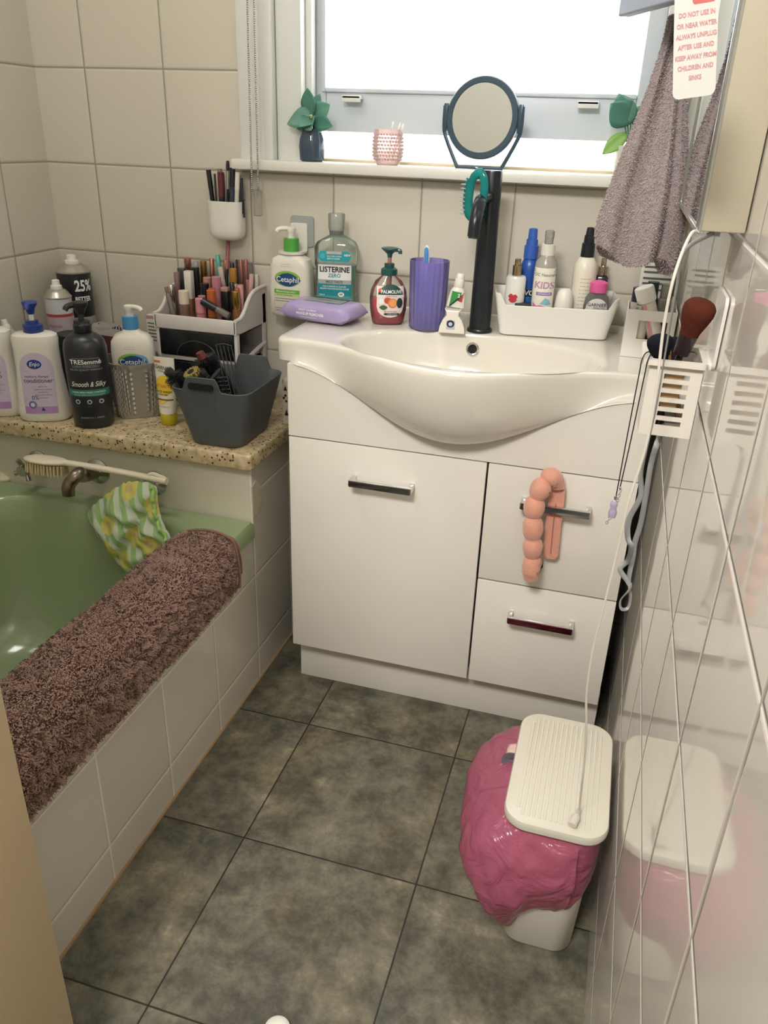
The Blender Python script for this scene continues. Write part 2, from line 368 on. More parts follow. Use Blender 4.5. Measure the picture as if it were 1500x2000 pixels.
O('kickboard', B(.0, W+.004, -.322, -.305, 0, .118, .001), M('#e6e1d6', .3), van)
def handle(x0, x1, zc, parent, mid='#85888c'):
    h = O('handle', bmesh_handle(x0, x1, zc), CHROME, parent)
    O('handle_bar', B(x0+.002, x1-.002, -.4018, -.3995, zc-.0065, zc+.0065, .0005), M(mid, .18, 1.), h)
def bmesh_handle(x0, x1, zc):
    bm = bmesh.new(); box(bm, x0, x1, -.3995, -.391, zc-.0065, zc+.0065, .0012)
    for x in (x0, x1-.009): box(bm, x, x+.009, -.394, -.3685, zc-.0065, zc+.0065, .0015)
    return bm
d = O('door', B(.0, .4065, -.369, -.3505, .119, .6255, .0012), gloss, van); handle(.138, .268, .555, d)
d = O('drawer', B(.4105, W, -.369, -.3505, .3745, .6255, .0012), gloss, van); handle(.48, .611, .561, d)
d = O('drawer', B(.4105, W, -.369, -.3505, .119, .3705, .0012), gloss, van); handle(.481, .613, .305, d, '#8a4a58')

# ---------------------------------------------------------------- basin
BZ = .82; XC, HW = .335, .372
def yf(x):
    q = min(1, abs(x-XC)/.315); return -.352-.116*(.5+.5*cos(pi*q))**1.0
def outline(inset):
    L_, R_ = XC-HW+inset, XC+HW-inset; P = []; rc = .03
    N_ = 70
    for i in range(N_+1):
        x = L_+rc+(R_-L_-2*rc)*i/N_; P.append((x, yf(x)+inset))
    for i in range(1, 7):
        a = radians(-90+90*i/6); P.append((R_-rc+rc*cos(a), yf(R_-rc)+inset+rc+rc*sin(a)))
    for i in range(1, 13): P.append((R_, yf(R_-rc)+inset+rc+(-.003-yf(R_-rc)-inset-rc)*i/12))
    for i in range(1, 50): P.append((R_+(L_-R_)*i/50, -.003))
    for i in range(0, 12): P.append((L_, -.003+(yf(L_+rc)+inset+rc+.003)*i/12))
    for i in range(0, 6):
        a = radians(180+90*i/6); P.append((L_+rc+rc*cos(a), yf(L_+rc)+inset+rc+rc*sin(a)))
    return P
EX, EY, EA, EB = XC+.005, -.292, .248, .143
def ell(P, k, z, sy=0.):
    out = []
    for x, y in P:
        a = atan2((y-EY)/EB, (x-EX)/EA); out.append((EX+EA*k*cos(a), EY+EB*k*sin(a)+sy, z))
    return out
def zlow(x):
    q = min(1, abs(x-XC)/.335); return .777-.118*(.5+.5*cos(pi*q))**.9
o1, o0 = outline(.009), outline(0)
rings = []
K = 10
for k in range(K, -1, -1):
    a = pi/2*k/K; r = []
    for x, y in o0:
        fr = y < -.30; zb = zlow(x) if fr else .777
        yb = max(y, -.3695) if fr else y
        yb = -.3722 if (fr and zb < .7765) else y
        r.append((x, y+(yb-y)*(1-cos(a)), .8125-(.8125-zb)*sin(a)))
    rings.append(r)
rings.append([(x*.4+X*.6, y*.4+Y_*.6, BZ-.0025) for (x, y), (X, Y_) in zip(o0, o0)][:0] or [(a[0]+(b[0]-a[0])*.3, a[1]+(b[1]-a[1])*.3, BZ-.0022) for a, b in zip(o0, o1)])
rings.append([(x, y, BZ) for x, y in o1])
E1 = ell(o1, 1.03, BZ)
rings.append([((a[0]+b[0])/2, (a[1]+b[1])/2, BZ) for a, b in zip(o1, E1)])
rings.append(E1); rings.append(ell(o1, 1.0, BZ-.002)); rings.append(ell(o1, .985, BZ-.008))
for k, z in ((.95, -.03), (.9, -.055), (.82, -.085), (.68, -.112), (.45, -.13), (.2, -.138), (.07, -.14)): rings.append(ell(o1, k, BZ+z))
bm = loft(rings, False, True)
box(bm, XC-HW+.002, XC+HW-.002, -.02, -.002, BZ-.004, BZ+.015, .004, 3)
basin = O('wash_basin', bm, M('#e3ded0', .1, coat=.5), sub=1)
tag(basin, 'white ceramic wash basin with bowed front on top of the vanity', 'basin')
ov = T('o', '', ''); bpy.data.objects.remove(ov)
oc = Vector((.326, EY+EB*.955-.002, BZ-.031)); on = Vector((0, -.965, .26)).normalized()
def disc_at(c, n, prof, name, mat, parent, seg=28):
    bm = lathe(prof, seg); q = Vector((0, 0, 1)).rotation_difference(Vector(n)).to_matrix().to_4x4(); q.translation = c
    bmesh.ops.transform(bm, matrix=q, verts=bm.verts); return O(name, bm, mat, parent)
disc_at(oc, on, [(-.004, .0135), (.003, .0135), (.0042, .012), (.003, .0095), (-.004, .009)], 'overflow_ring', CHROME, basin)
disc_at(oc, on, [(-.003, .0093), (.0012, .0093)], 'overflow_hole', M('#0c0c0c', .8), basin)

# ---------------------------------------------------------------- bath
def tubr(x0, x1, y0, y1, r, z): return rrect(x0, x1, y0, y1, r, z, 8)
gx0, gx1, gy0, gy1 = XL+.001, XT+.005, YF+.004, YH-.001
R = [tubr(gx0, gx1, gy0, gy1, .004, .383), tubr(gx0, gx1, gy0, gy1, .004, .412), tubr(gx0+.006, gx1-.006, gy0+.004, gy1-.004, .006, .42)]
ins = [(.058, .045, .06, .13, .42), (.064, .05, .066, .13, .417), (.069, .056, .075, .13, .408), (.078, .066, .085, .13, .36), (.095, .085, .1, .14, .25), (.115, .11, .115, .14, .14), (.15, .15, .15, .14, .09), (.2, .2, .2, .1, .075), (.3, .3, .3, .03, .07)]
for a, b, c, r, z in ins: R.append(tubr(gx0+a*.8, gx1-a*1.2, gy0+c, gy1-b, r, z))
tub = O('bathtub', loft(R, False, True), M('#98a87f', .16, coat=.4, var=.03, vscale=3))
tag(tub, 'avocado green bathtub set behind the tiled apron', 'bathtub')

# ---------------------------------------------------------------- stone shelf
sm, nt, N, L = newmat('speckled_stone')
o_ = N.new('ShaderNodeOutputMaterial'); b = N.new('ShaderNodeBsdfPrincipled'); L.new(b.outputs[0], o_.inputs[0]); b.inputs['Roughness'].default_value = .35
tc = N.new('ShaderNodeTexCoord'); n1 = N.new('ShaderNodeTexNoise'); n1.inputs['Scale'].default_value = 60; n1.inputs['Detail'].default_value = 6; L.new(tc.outputs['Object'], n1.inputs[0])
cr = N.new('ShaderNodeValToRGB'); L.new(n1.outputs['Fac'], cr.inputs[0]); e = cr.color_ramp.elements; e[0].position = .3; e[0].color = lin('#ab946a'); e[1].position = .7; e[1].color = lin('#dccba6')
vo = N.new('ShaderNodeTexVoronoi'); vo.inputs['Scale'].default_value = 170; vo.inputs['Randomness'].default_value = 1; L.new(tc.outputs['Object'], vo.inputs[0])
sp = N.new('ShaderNodeSeparateColor'); L.new(vo.outputs['Color'], sp.inputs[0])
g1 = mth(N, L, 'GREATER_THAN', sp.outputs[0], .8); g2 = mth(N, L, 'LESS_THAN', vo.outputs['Distance'], .42); gg = mth(N, L, 'MULTIPLY', g1, g2)
mx = N.new('ShaderNodeMix'); mx.data_type = 'RGBA'; L.new(gg, mx.inputs[0]); L.new(cr.outputs[0], mx.inputs[6]); mx.inputs[7].default_value = lin('#4a3a26'); L.new(mx.outputs[2], b.inputs['Base Color'])
bm = B(XL+.001, -.072, -.4, -.001, SH-.036, SH, .006, 3)
tag(O('stone_shelf', bm, sm), 'speckled beige stone slab topping the hob at the end of the bath', 'shelf')

# ---------------------------------------------------------------- light
wd = bpy.data.worlds.new('sky'); SC.world = wd; wd.use_nodes = True
bg = wd.node_tree.nodes['Background']; bg.inputs[0].default_value = (.97, .985, 1, 1); bg.inputs[1].default_value = 4.2
def area(name, loc, rot, sx, sy, pw, col):
    ld = bpy.data.lights.new(name, 'AREA'); ld.shape = 'RECTANGLE'; ld.size = sx; ld.size_y = sy; ld.energy = pw; ld.color = col
    o = bpy.data.objects.new(name, ld); COL.objects.link(o); o.location = loc; o.rotation_euler = rot; return o
area('bathroom_fill_light', (-.38, -.85, 2.38), (0, 0, 0), .35, .35, 4.2, (1, .97, .92))  # added fill light with no visible fitting, brightens the left wall
area('hall_fill_light', (.2, -2.3, 2.37), (radians(25), 0, 0), .6, .6, 52, (1, .965, .94))  # added unseen fill, high in the hall, lighting the room from behind the camera
SC.view_settings.view_transform = 'Standard'; SC.view_settings.look = 'None'; SC.view_settings.exposure = .5; SC.view_settings.gamma = 1; SC.view_settings.use_curve_mapping = False
SC.cycles.max_bounces = 7; SC.cycles.transparent_max_bounces = 16; SC.cycles.diffuse_bounces = 3; SC.cycles.use_denoising = True; SC.cycles.use_adaptive_sampling = True; SC.cycles.adaptive_threshold = .03
SC.cycles.sample_clamp_indirect = 6
# ================================================================ THINGS ON THE BASIN
bwhite = M('#ece8da', .3, coat=.2)
def pump(parent, z0, zc, r, collar, head, stemc, dirx=-1., hl=.03, name='pump', hr=.012, fat=1.):
    """threaded collar, stem and nozzle head"""
    c = O('collar', lathe([(z0, r*.92), (z0+.002, r), (zc-.003, r), (zc, r*.86), (zc, r*.5)]), collar, parent)
    h = bmesh.new(); zt = zc+.028*fat
    lathe([(zc, .0042), (zt-.004, .0042)], 12, h)
    O('pump_stem', h, stemc, parent)
    h = bmesh.new(); lathe([(zt-.012, hr*.6), (zt-.006, hr*.8), (zt, hr), (zt+.004, hr*.9), (zt+.006, hr*.4)], 20, h)
    P = [(0, 0, zt), (dirx*hl*.55, -hl*.25, zt+.002), (dirx*hl*.92, -hl*.42, zt-.002), (dirx*hl, -hl*.45, zt-.008)]
    tube(P, lambda t: (.0062-.002*t, .0048-.001*t), 10, h, 5)
    O('pump_head', h, head, parent)

# purple pack of wipes
t = T('wipes_packet', 'lilac soft pack of makeup remover wipes lying on the left corner of the basin', 'wipes', (-.002, -.158, BZ+.0012), radians(-9))
lil = M('#a99ac6', .3, coat=.2, bump=.25, bscale=28)
N_, rings = 24, []
L_, D_, H_ = .083, .05, .038
for i in range(N_+1):
    s = -1+2*i/N_; q = 1-abs(s)**5 if abs(s) < 1 else 0
    q = max(.06, min(1, (1-abs(s))*4.2)**.7); r = []
    for j in range(28):
        a = 2*pi*j/28; c, sn = cos(a), sin(a)
        yy = math.copysign(abs(c)**.45, c)*D_*(.92+.08*q); zz = math.copysign(abs(sn)**.5, sn)
        wr = .0022*sin(9*a+7*s)*(1-q*.6)
        zz = H_*.5 + zz*(H_*.5)*q + wr if q > .07 else H_*.46+zz*.0012+wr
        if q > .07: zz = max(zz*1., 0.0005*(1-q)) if sn < 0 else zz
        r.append((s*L_, yy, zz))
    rings.append(r)
O('film', loft(rings), lil, t)
top = lambda u, v: Vector((u, v, H_+.0006))
patch('sticker', top, t, M('#8f9690', .35), -.045, .045, -.012, .036, 'rect')
patch('sticker_band', lambda u, v: Vector((u, v, H_+.001)), t, M('#3c4446', .4), -.045, .045, .026, .036)
text('micellar', lambda u, v: Vector((u, v, H_+.0012)), t, M('#3a4660', .4), .012, 0, .008)
ff = lambda u, v: Vector((u, -D_*1.0-.0006, v+H_*.5))
text('NIGHT CALMING', ff, t, INKW, .0055, -.012, .007, .01)
text('MAKEUP REMOVER', ff, t, INKW, .0078, -.006, -.001, .02)
text('CLEANSING TOWELETTES', ff, t, INKW, .0035, -.011, -.008)

# mouthwash
t = T('mouthwash_bottle', 'clear bottle of mint green mouthwash with a teal and white label', 'mouthwash bottle', (-.012, -.052, BZ+.0005), radians(11))
secs = [(0, .042, .024), (.004, .046, .027), (.03, .047, .028), (.036, .0445, .026), (.095, .0445, .026), (.101, .047, .028), (.138, .047, .028), (.148, .042, .026), (.157, .026, .02), (.163, .0145, .0145), (.172, .0145, .0145)]
teal_l = thin('#d8f6ec', .3, .05, bodyh='#bdf2e0')
O('bottle', body(secs, 4.5, 44), thin('#fafdfb', .86, .06, bodyh='#eaf6f0'), t)
O('mouthwash', body([(.002, .041, .023), (.03, .0455, .0265), (.036, .043, .0245), (.095, .043, .0245), (.1, .0445, .0255)], 4.5, 44), teal_l, t)
bm = lathe([(.172, .0165), (.178, .018), (.205, .0185), (.207, .017)], 30)
O('cap', bm, thin('#f2f3ee', .45, .1, bodyh='#e6e8e2'), t)
O('seal', lathe([(.163, .0155), (.172, .016)], 24), thin('#b9bcb8', .4, .2), t)
fm = front(secs, 4.5, .0006)
lb = patch('label', fm, t, M('#1f8f96', .35), -.037, .037, .033, .066)
patch('label_panel', front(secs, 4.5, .0009), t, M('#f1f0ea', .4), -.037, .037, .071, .103)
patch('label_stripe', front(secs, 4.5, .0009), t, M('#a9b0ae', .4), -.037, .037, .062, .071)
patch('label_top', fm, t, M('#2aa0a8', .35), -.036, .036, .11, .132, 'round')
patch('label_stripe', front(secs, 4.5, .0012), t, M('#a9b0ae', .4), -.018, .016, .125, .132)
fx = front(secs, 4.5, .0016)
text('LISTERINE', fx, t, INK, .0165, 0, .0925, .022, sx=.92); text('ZERO', fx, t, M('#1f8f96', .4), .011, 0, .08, .012)
text('MILD TASTE', fx, t, M('#3a5a5e', .4), .007, 0, .0665, .015)
text('FOR A FRESHER & CLEANER', fx, t, INKW, .0042, 0, .0565, .01); text('MOUTH THAN BRUSHING ALONE', fx, t, INKW, .0042, 0, .0515, .01)
patch('seal_mark', front(secs, 4.5, .0012), t, INKW, .008, .022, .035, .045, 'oval'); text('4X', fx, t, INK, .006, .015, .04, .02)
text('500mL', fx, t, INKW, .005, -.028, .038)
text('ZERO ALCOHOL', fx, t, INKW, .0042, -.001, .1285, .01); text('KILLS 99% OF BAD', fx, t, INKW, .004, 0, .121, .01); text('BREATH GERMS', fx, t, INKW, .004, -.002, .116, .01)
text('NEW', fx, t, INKW, .006, .028, .124, .03)
patch('emblem', front(secs, 4.5, .001), t, M('#46b6bd', .4), -.033, -.021, .115, .127, 'oval')

# hand soap
t = T('hand_soap', 'clear pump bottle half full of red hand soap with a dark green pump', 'hand soap', (.133, -.131, BZ+.0005), radians(23))
secs = [(0, .031, .02), (.004, .034, .0225), (.03, .0385, .025), (.052, .0395, .0255), (.07, .037, .024), (.088, .028, .0195), (.098, .016, .0145), (.103, .0135, .0135)]
O('bottle', body(secs, 2.6, 44), thin('#fcfbf8', .9, .05, bodyh='#eeece4'), t)
s2 = [(z+.001, rx-.002, ry-.002) for z, rx, ry in secs[:4]]+[(.0535, .0372, .0234)]
O('soap', body(s2, 2.6, 44), M('#d8384e', .15), t)
O('dip_tube', cyl(bmesh.new(), (0, 0, .055), (0, 0, .1), .006), thin('#b8505a', .3, .1), t)
gr = M('#24544e', .3)
O('collar', lathe([(.1, .0165), (.104, .0175), (.112, .017), (.1145, .013), (.115, .0105), (.123, .0105), (.124, .008)]), gr, t)
O('pump_stem', lathe([(.124, .0042), (.137, .0042)], 12), M('#b9756f', .4), t)
bm = lathe([(.135, .0045), (.142, .0058), (.147, .012), (.152, .018), (.154, .0175), (.1555, .01)], 24); tube([(0, 0, .15), (.012, -.004, .1505), (.02, -.007, .149), (.0205, -.0075, .143)], .0042, 8, bm, 4); O('pump_head', bm, gr, t)
lf = patch('label', front(secs, 2.6, .0006), t, M('#f0e3dc', .4), -.027, .03, .016, .08, 'bowl')
patch('label_band', front(secs, 2.6, .0009), t, M('#23493f', .4), -.0265, .0295, .063, .084, 'arch')
patch('label_stripe', front(secs, 2.6, .0012), t, M('#efe9e0', .4), -.0275, .0305, .058, .063)
patch('orange_slice', front(secs, 2.6, .0012), t, M('#e58a4a', .4), -.004, .016, .036, .056, 'oval'); patch('orange_flesh', front(secs, 2.6, .0015), t, M('#f0a86a', .4), -.001, .014, .039, .054, 'oval')
patch('fruit', front(secs, 2.6, .0011), t, M('#d2553a', .4), -.012, .003, .045, .058, 'oval')
patch('leaf', front(secs, 2.6, .0012), t, M('#4a6b3c', .4), -.022, -.004, .032, .042, 'lens'); patch('blossom', front(secs, 2.6, .0015), t, INKW, -.024, -.012, .043, .055, 'oval'); patch('fruit_mark', front(secs, 2.6, .0013), t, M('#d2553a', .4), -.024, -.016, .068, .076, 'oval')
patch('round_mark', front(secs, 2.6, .0015), t, M('#2b3b3a', .4), .0145, .0275, .036, .057, 'oval')
fx = front(secs, 2.6, .0018)
text('PALMOLIVE', fx, t, INKW, .0095, .003, .069, .02, sx=.9); text('ANTIBACTERIAL', fx, t, M('#b0564a', .4), .0034, .003, .0603, .01)
text('Blood Orange', fx, t, M('#b0564a', .4), .0048, .002, .029); patch('tag_line', front(secs, 2.6, .0012), t, M('#31403f', .4), -.012, .022, .021, .0255, 'round')
text('HAND WASH', fx, t, INKW, .0034, .006, .0233)

# purple tumbler and toothbrush
t = T('purple_tumbler', 'translucent violet fluted plastic tumbler beside the red soap', 'tumbler', (.221, -.141, BZ+.0005))
def flute(r, z, k=.0008): return [((r+k*sin(20*2*pi*i/120))*cos(2*pi*i/120), (r+k*sin(20*2*pi*i/120))*sin(2*pi*i/120), z) for i in range(120)]
vio = thin('#e8e3fb', .5, .06, bodyh='#b4acf6')
bm = loft([flute(.034, 0), flute(.0365, .003), flute(.0385, .06), flute(.0405, .134, .0004), flute(.041, .137, 0), flute(.0388, .137, 0), flute(.0365, .06), flute(.034, .006), flute(.001, .006, 0)], True, True)
O('cup', bm, vio, t)
t = T('toothbrush', 'blue and white toothbrush standing in the violet tumbler', 'toothbrush', (.2185, -.142, BZ+.0085), 0, radians(1.5), radians(-1.5))
bm = tube([(0, 0, 0), (0, 0, .03), (0, 0, .075), (0, 0, .1), (0, 0, .12)], lambda q: .0035+.0025*sin(pi*min(1, q*1.5))-.0012*q, 10, None, 5); O('handle', bm, M('#e9ecf2', .3), t)
O('grip', tube([(0, -.003, .03), (0, -.0045, .06), (0, -.003, .085)], lambda q: .0022+.003*sin(pi*q), 8, None, 5), M('#3f6fb8', .4), t)
bm = body([(.118, .003, .002), (.124, .0058, .0028), (.14, .0062, .003), (.152, .0055, .0028), (.158, .002, .0015)], 2.2, 20); O('head', bm, M('#eef2f6', .3), t)
bm = body([(.123, .0042, .002), (.14, .0046, .002), (.152, .004, .002), (.155, .001, .001)], 2.2, 18); bmesh.ops.translate(bm, verts=bm.verts, vec=(0, -.0035, 0)); O('bristles', bm, M('#4f8fc8', .6), t)

# toothpaste tube in a white squeezer
t = T('toothpaste_squeezer', 'small white toothpaste squeezer stand with an arched mouth', 'toothpaste squeezer', (.279, -.154, BZ+.0005), radians(8))
pr = [(-.027, 0), (.027, 0), (.0255, .012), (.02, .026), (.012, .036), (.013, .043), (.017, .049), (.012, .046), (-.012, .046), (-.017, .049), (-.013, .043), (-.012, .036), (-.02, .026), (-.0255, .012)]
bm = loft([[(x, yv, z) for x, z in pr] for yv in (-.019, .019)]); O('stand', bm, bwhite, t, smooth=False, bev=.0015)
patch('emblem', flat(-.0193), t, M('#b9c0cc', .4), -.011, .006, .008, .026, 'rect'); patch('emblem_ring', flat(-.0197), t, M('#1d2740', .4), -.011, .005, .012, .027, 'oval'); patch('emblem_centre', flat(-.0201), t, M('#c6ccd6', .4), -.007, .001, .015, .023, 'oval')
t = T('toothpaste_tube', 'white and green toothpaste tube held upright in the squeezer', 'toothpaste', (.282, -.152, BZ+.0505), radians(8), 0, radians(6))
secs = [(0, .019, .004), (.02, .017, .010), (.034, .0145, .0125), (.04, .010, .010)]
bm = body(secs, 2.2, 28); lathe([(.04, .009), (.043, .0105), (.056, .0095), (.0575, .009)], 18, bm); lathe([(.057, .008), (.06, .0085), (.0655, .0075), (.067, .006)], 18, bm); O('tube', bm, bwhite, t)
V = [(-.011, .033), (.013, .032), (-.013, .0)]
def poly(name, pts, mp, parent, mat, sub=3):
    bm = bmesh.new(); bm.faces.new([bm.verts.new((x, z, 0)) for x, z in pts]); bmesh.ops.triangulate(bm, faces=bm.faces)
    bmesh.ops.subdivide_edges(bm, edges=bm.edges, cuts=sub, use_grid_fill=True)
    for v in bm.verts: v.co = mp(v.co.x, v.co.y)
    return O(name, bm, mat, parent)
fx = front(secs, 2.2, .0006)
poly('green_panel', V, fx, t, M('#3f9a4c', .4)); poly('red_panel', [(.013, .031), (.012, .012), (-.001, .016)], fx, t, M('#b8404a', .4))
poly('dark_stripe', [(.013, .0322), (.0145, .029), (-.011, -.0), (-.0135, .002)], front(secs, 2.2, .001), t, M('#28304a', .4)); text('2', front(secs, 2.2, .0014), t, INKW, .01, .004, .025, .03)

# black tall mixer tap
t = T('basin_tap', 'tall matt black mixer tap at the back of the basin', 'tap', (.331, -.122, BZ+.0005))
tb = M('#1b1f26', .28)
O('base_ring', lathe([(0, .0262), (.004, .0262), (.0065, .0245), (.0065, .022)], 36), tb, t)
O('column', lathe([(.0062, .0222), (.306, .0195), (.309, .0185), (.309, .001)], 36), tb, t)
bm = tube([(-.002, -.012, .262), (-.007, -.045, .262), (-.0085, -.075, .252), (-.0095, -.095, .226), (-.0105, -.1, .196)], .0115, 18, None, 7); O('spout', bm, tb, t)
O('spout_outlet', cyl(bmesh.new(), (-.0105, -.1001, .1965), (-.0106, -.1004, .193), .0095), M('#5a5f66', .3, 1.), t)
O('lever', tube([(0, 0, .296), (-.014, -.024, .297), (-.031, -.052, .298)], lambda q: .0042-.0006*q, 12, None, 4), M('#3a2f33', .35), t)

# teal scrubbing brush hung on the lever
t = T('scrub_brush', 'turquoise loop handled scrubbing brush hanging from the tap lever', 'scrubbing brush', (.312, -.179, 1.064), radians(-22))
tq = thin('#5fd0cc', .25, .08, bodyh='#2fb0ae')
P = [(.012, 0, -.004), (.017, 0, .02), (.0165, 0, .046), (.007, 0, .062), (-.006, 0, .056), (-.012, 0, .045)]
O('handle', tube(P, lambda q: (.0055, .0085), 12, None, 8), tq, t)
O('plate', tube([(-.013, 0, .05), (-.0165, 0, .03), (-.0165, 0, .005), (-.010, 0, -.012), (.004, 0, -.014), (.012, 0, -.004)], lambda q: (.006, .011), 12, None, 8), tq, t)
bm = bmesh.new()
for i in range(9):
    for j in range(4):
        z = -.012+.0075*i; x = -.017-.004*(1 if 1 < i < 8 else .5); y = -.008+.0053*j
        cyl(bm, (x+.002, y, z), (x-.008, y*1.15, z+.0006), .0013, .0011, 6)
O('bristles', bm, thin('#d9ece9', .3, .3, bodyh='#cfe4e0'), t)

# ---------------------------------------------------------------- tray of hair sprays
t = T('white_tray', 'white plastic tray with a dipped front holding the spray bottles', 'storage tray', (.476, -.083, BZ+.0005), radians(9.5))
def bin_open(L0, D0, L1, D1, H, rc, th, dip=None, seg=40):
    """open bin of a rounded rectangle, outer then inner wall, rim height by a function of (x, y)"""
    def ringb(L_, D_, z, r): return rrect(-L_, L_, -D_, D_, r, z, 8, 24)
    def lerp(q): return L0+(L1-L0)*q, D0+(D1-D0)*q
    ks = [0, .03, .2, .4, .6, .8, 1.]
    def at_k(q, dl, z0):
        L_, D_ = lerp(q); base = ringb(L_-dl, D_-dl, 0, max(rc-dl, .002)); out = []
        for x, y, z in base:
            h = H*(dip(x/L_, y/D_) if dip else 1)
            out.append((x, y, z0+(h-z0)*q))
        return out
    rings = [at_k(0, .004, 0)]+[at_k(q, 0, 0) for q in ks[1:]]
    e = at_k(1, th*.5, 0); rings.append([(x, y, z+.0012) for x, y, z in e])
    rings += [at_k(q, th, th) for q in ks[::-1]]
    bm = loft(rings, True, True); return bm
def sm(a, b, x): x = min(1, max(0, (x-a)/(b-a))); return x*x*(3-2*x)
dipf = lambda x, y: 1-.27*(1-sm(.80, .93, abs(x)))*sm(.55, .75, -y)
O('tray', bin_open(.108, .042, .124, .052, .084, .014, .0024, dipf), M('#eeebe2', .35), t)
def rotp(x, y):  # tray frame to world
    c, s = cos(radians(9.5)), sin(radians(9.5)); return (.476+x*c-y*s, -.083+x*s+y*c, BZ+.0035)
def bottle(name, label, cat, xy, secs, mat, n=2., rz=0., group=None, loc=None, part='bottle', **kw):
    t = T(name, label, cat, loc or rotp(*xy), rz, kw.get('rx', 0), kw.get('ry', 0), group); O(part, body(secs, n, 36), mat, t); return t
s_ = [(0, .0185, .0185), (.002, .02, .02), (.108, .02, .02), (.1125, .018, .018), (.113, .012, .012)]
t = bottle('perfume_spray', 'white mist bottle with a red lip print and gold sprayer', 'perfume spray', (-.084, -.017), s_, M('#e8e5de', .25), rz=.1)
O('sprayer', lathe([(.113, .0095), (.133, .0095), (.134, .006), (.1345, .0062), (.145, .006), (.146, .005)]), M('#bfa98a', .2, 1.), t)
red = M('#c23a45', .4); f2 = front(s_, 2, .0006)
patch('lip_print', f2, t, red, -.0125, -.001, .069, .0795, 'lens'); patch('lip_print', f2, t, red, -.0045, .007, .069, .0785, 'lens'); patch('lip_print', front(s_, 2, .0008), t, red, -.0115, .006, .062, .073, 'lens'); text('so', f2, t, INK, .013, -.002, .053, .005, .3); text('kiss me', f2, t, INK, .0115, .002, .038, .005, .3)
blu = M('#2857a8', .3)
s_ = [(0, .018, .018), (.002, .0192, .0192), (.118, .0192, .0192), (.13, .018, .018), (.14, .014, .014), (.143, .012, .012)]
t = bottle('blue_hair_spray', 'blue hair spray bottle with a tapered blue nozzle', 'hair spray', (-.058, .017), s_, blu, rz=.42)
O('nozzle', lathe([(.143, .0145), (.168, .0145), (.169, .012), (.18, .0115), (.1805, .0095), (.2, .0085), (.2015, .006)]), M('#3a63b8', .35), t)
f2 = front(s_, 2, .0006); patch('label', f2, t, M('#2f6fae', .35), -.019, .019, .04, .078, 'round'); patch('label_plate', front(s_, 2, .0009), t, M('#1b2233', .4), -.012, .016, .07, .084); text('VO5', front(s_, 2, .0014), t, INKW, .0145, .002, .077, .02, .15)
t = T('black_box', 'small matt black box standing between the white and blue sprays', 'box', rotp(-.066, -.028), radians(2)); O('carton', B(-.0155, .0155, -.012, .012, 0, .062, .001), M('#22262c', .5), t)
text('- - - -', flat(-.0126), t, M('#8a8f96', .5), .008, 0, .045, rot=-.2); text('- - -', flat(-.0126), t, M('#8a8f96', .5), .008, 0, .03, rot=-.2)
s_ = [(0, .0215, .0215), (.003, .0232, .0232), (.125, .023, .023), (.142, .021, .021), (.152, .0145, .0145), (.156, .0135, .0135)]
t = bottle('detangler_spray', 'tall white detangler spray with pastel lettering and a clear cap', 'hair spray', (-.027, -.0125), s_, thin('#e9e6da', .15, .2, bodyh='#e6e2d4'), rz=.05)
O('collar', lathe([(.155, .014), (.175, .0135), (.176, .011)]), M('#e3dfd2', .35), t); O('cap', lathe([(.176, .0085), (.188, .0085), (.1885, .0095), (.2, .0092), (.202, .007)]), thin('#dcdcd6', .4, .15), t)
f2 = front(s_, 2, .0006); patch('label', f2, t, M('#efe9d8', .45), -.021, .021, .028, .132); fx = front(s_, 2, .0014)
text('OC Naturals', fx, t, M('#5a5a52', .5), .0082, .001, .119); text('KIDS', fx, t, M('#b890b4', .5), .0185, .001, .0985, .02, .05); patch('strap_line', front(s_, 2, .0009), t, M('#8a72a8', .5), -.013, .018, .079, .0855); text('DETANGLER', fx, t, INKW, .0045, .003, .0823, .01)
poly('pink_shape', [(-.016, .05), (-.018, .064), (-.011, .058), (-.002, .06), (.011, .056), (.018, .044), (.01, .042), (-.011, .042)], front(s_, 2, .001), t, M('#d873ae', .5)); poly('teal_shape', [(-.004, .062), (.006, .075), (.014, .071), (.018, .062), (.011, .06)], front(s_, 2, .001), t, M('#8cc4cc', .5))
s_ = [(0, .016, .016), (.003, .0182, .0182), (.036, .0192, .0192), (.037, .0196, .0196), (.07, .0178, .0178), (.085, .0148, .0148), (.0915, .01, .01), (.093, .004, .004)]
t = bottle('roll_on_deodorant', 'short white roll-on with a domed cap at the front of the tray', 'deodorant', (.016, -.0185), s_, M('#ebe6da', .35))
s_ = [(0, .022, .022), (.002, .0242, .0242), (.125, .0238, .0238), (.14, .0215, .0215), (.15, .015, .015), (.152, .013, .013)]
t = bottle('sea_salt_spray', 'tall cream spray bottle with a black nozzle and small printed text', 'hair spray', (.054, .0135), s_, M('#e9e3d0', .35), rz=.05)
O('nozzle', lathe([(.152, .0135), (.178, .013), (.179, .0105), (.193, .0102), (.1935, .0085), (.207, .0075), (.2085, .005)]), M('#1a1d24', .35), t)
f2 = front(s_, 2, .0006)
for i in range(14): text('--- -- ---- --' if i % 2 else '-- ---- --- -', f2, t, M('#4a463e', .5), .0052, .004, .112-.0072*i, .012)
s_ = [(0, .021, .015), (.003, .0245, .0175), (.06, .0255, .018), (.078, .023, .0165), (.088, .016, .013), (.09, .014, .013)]
t = bottle('micellar_water', 'small clear bottle of micellar water with a bright pink cap', 'cleanser bottle', (.081, -.0195), s_, thin('#d8d8d4', .6, .05, bodyh='#c4c4be'), 2.6, rz=.12)
O('cap', lathe([(.089, .0165), (.0905, .0175), (.108, .0172), (.109, .0155), (.1115, .011), (.113, .0)]), M('#e35f9f', .3), t)
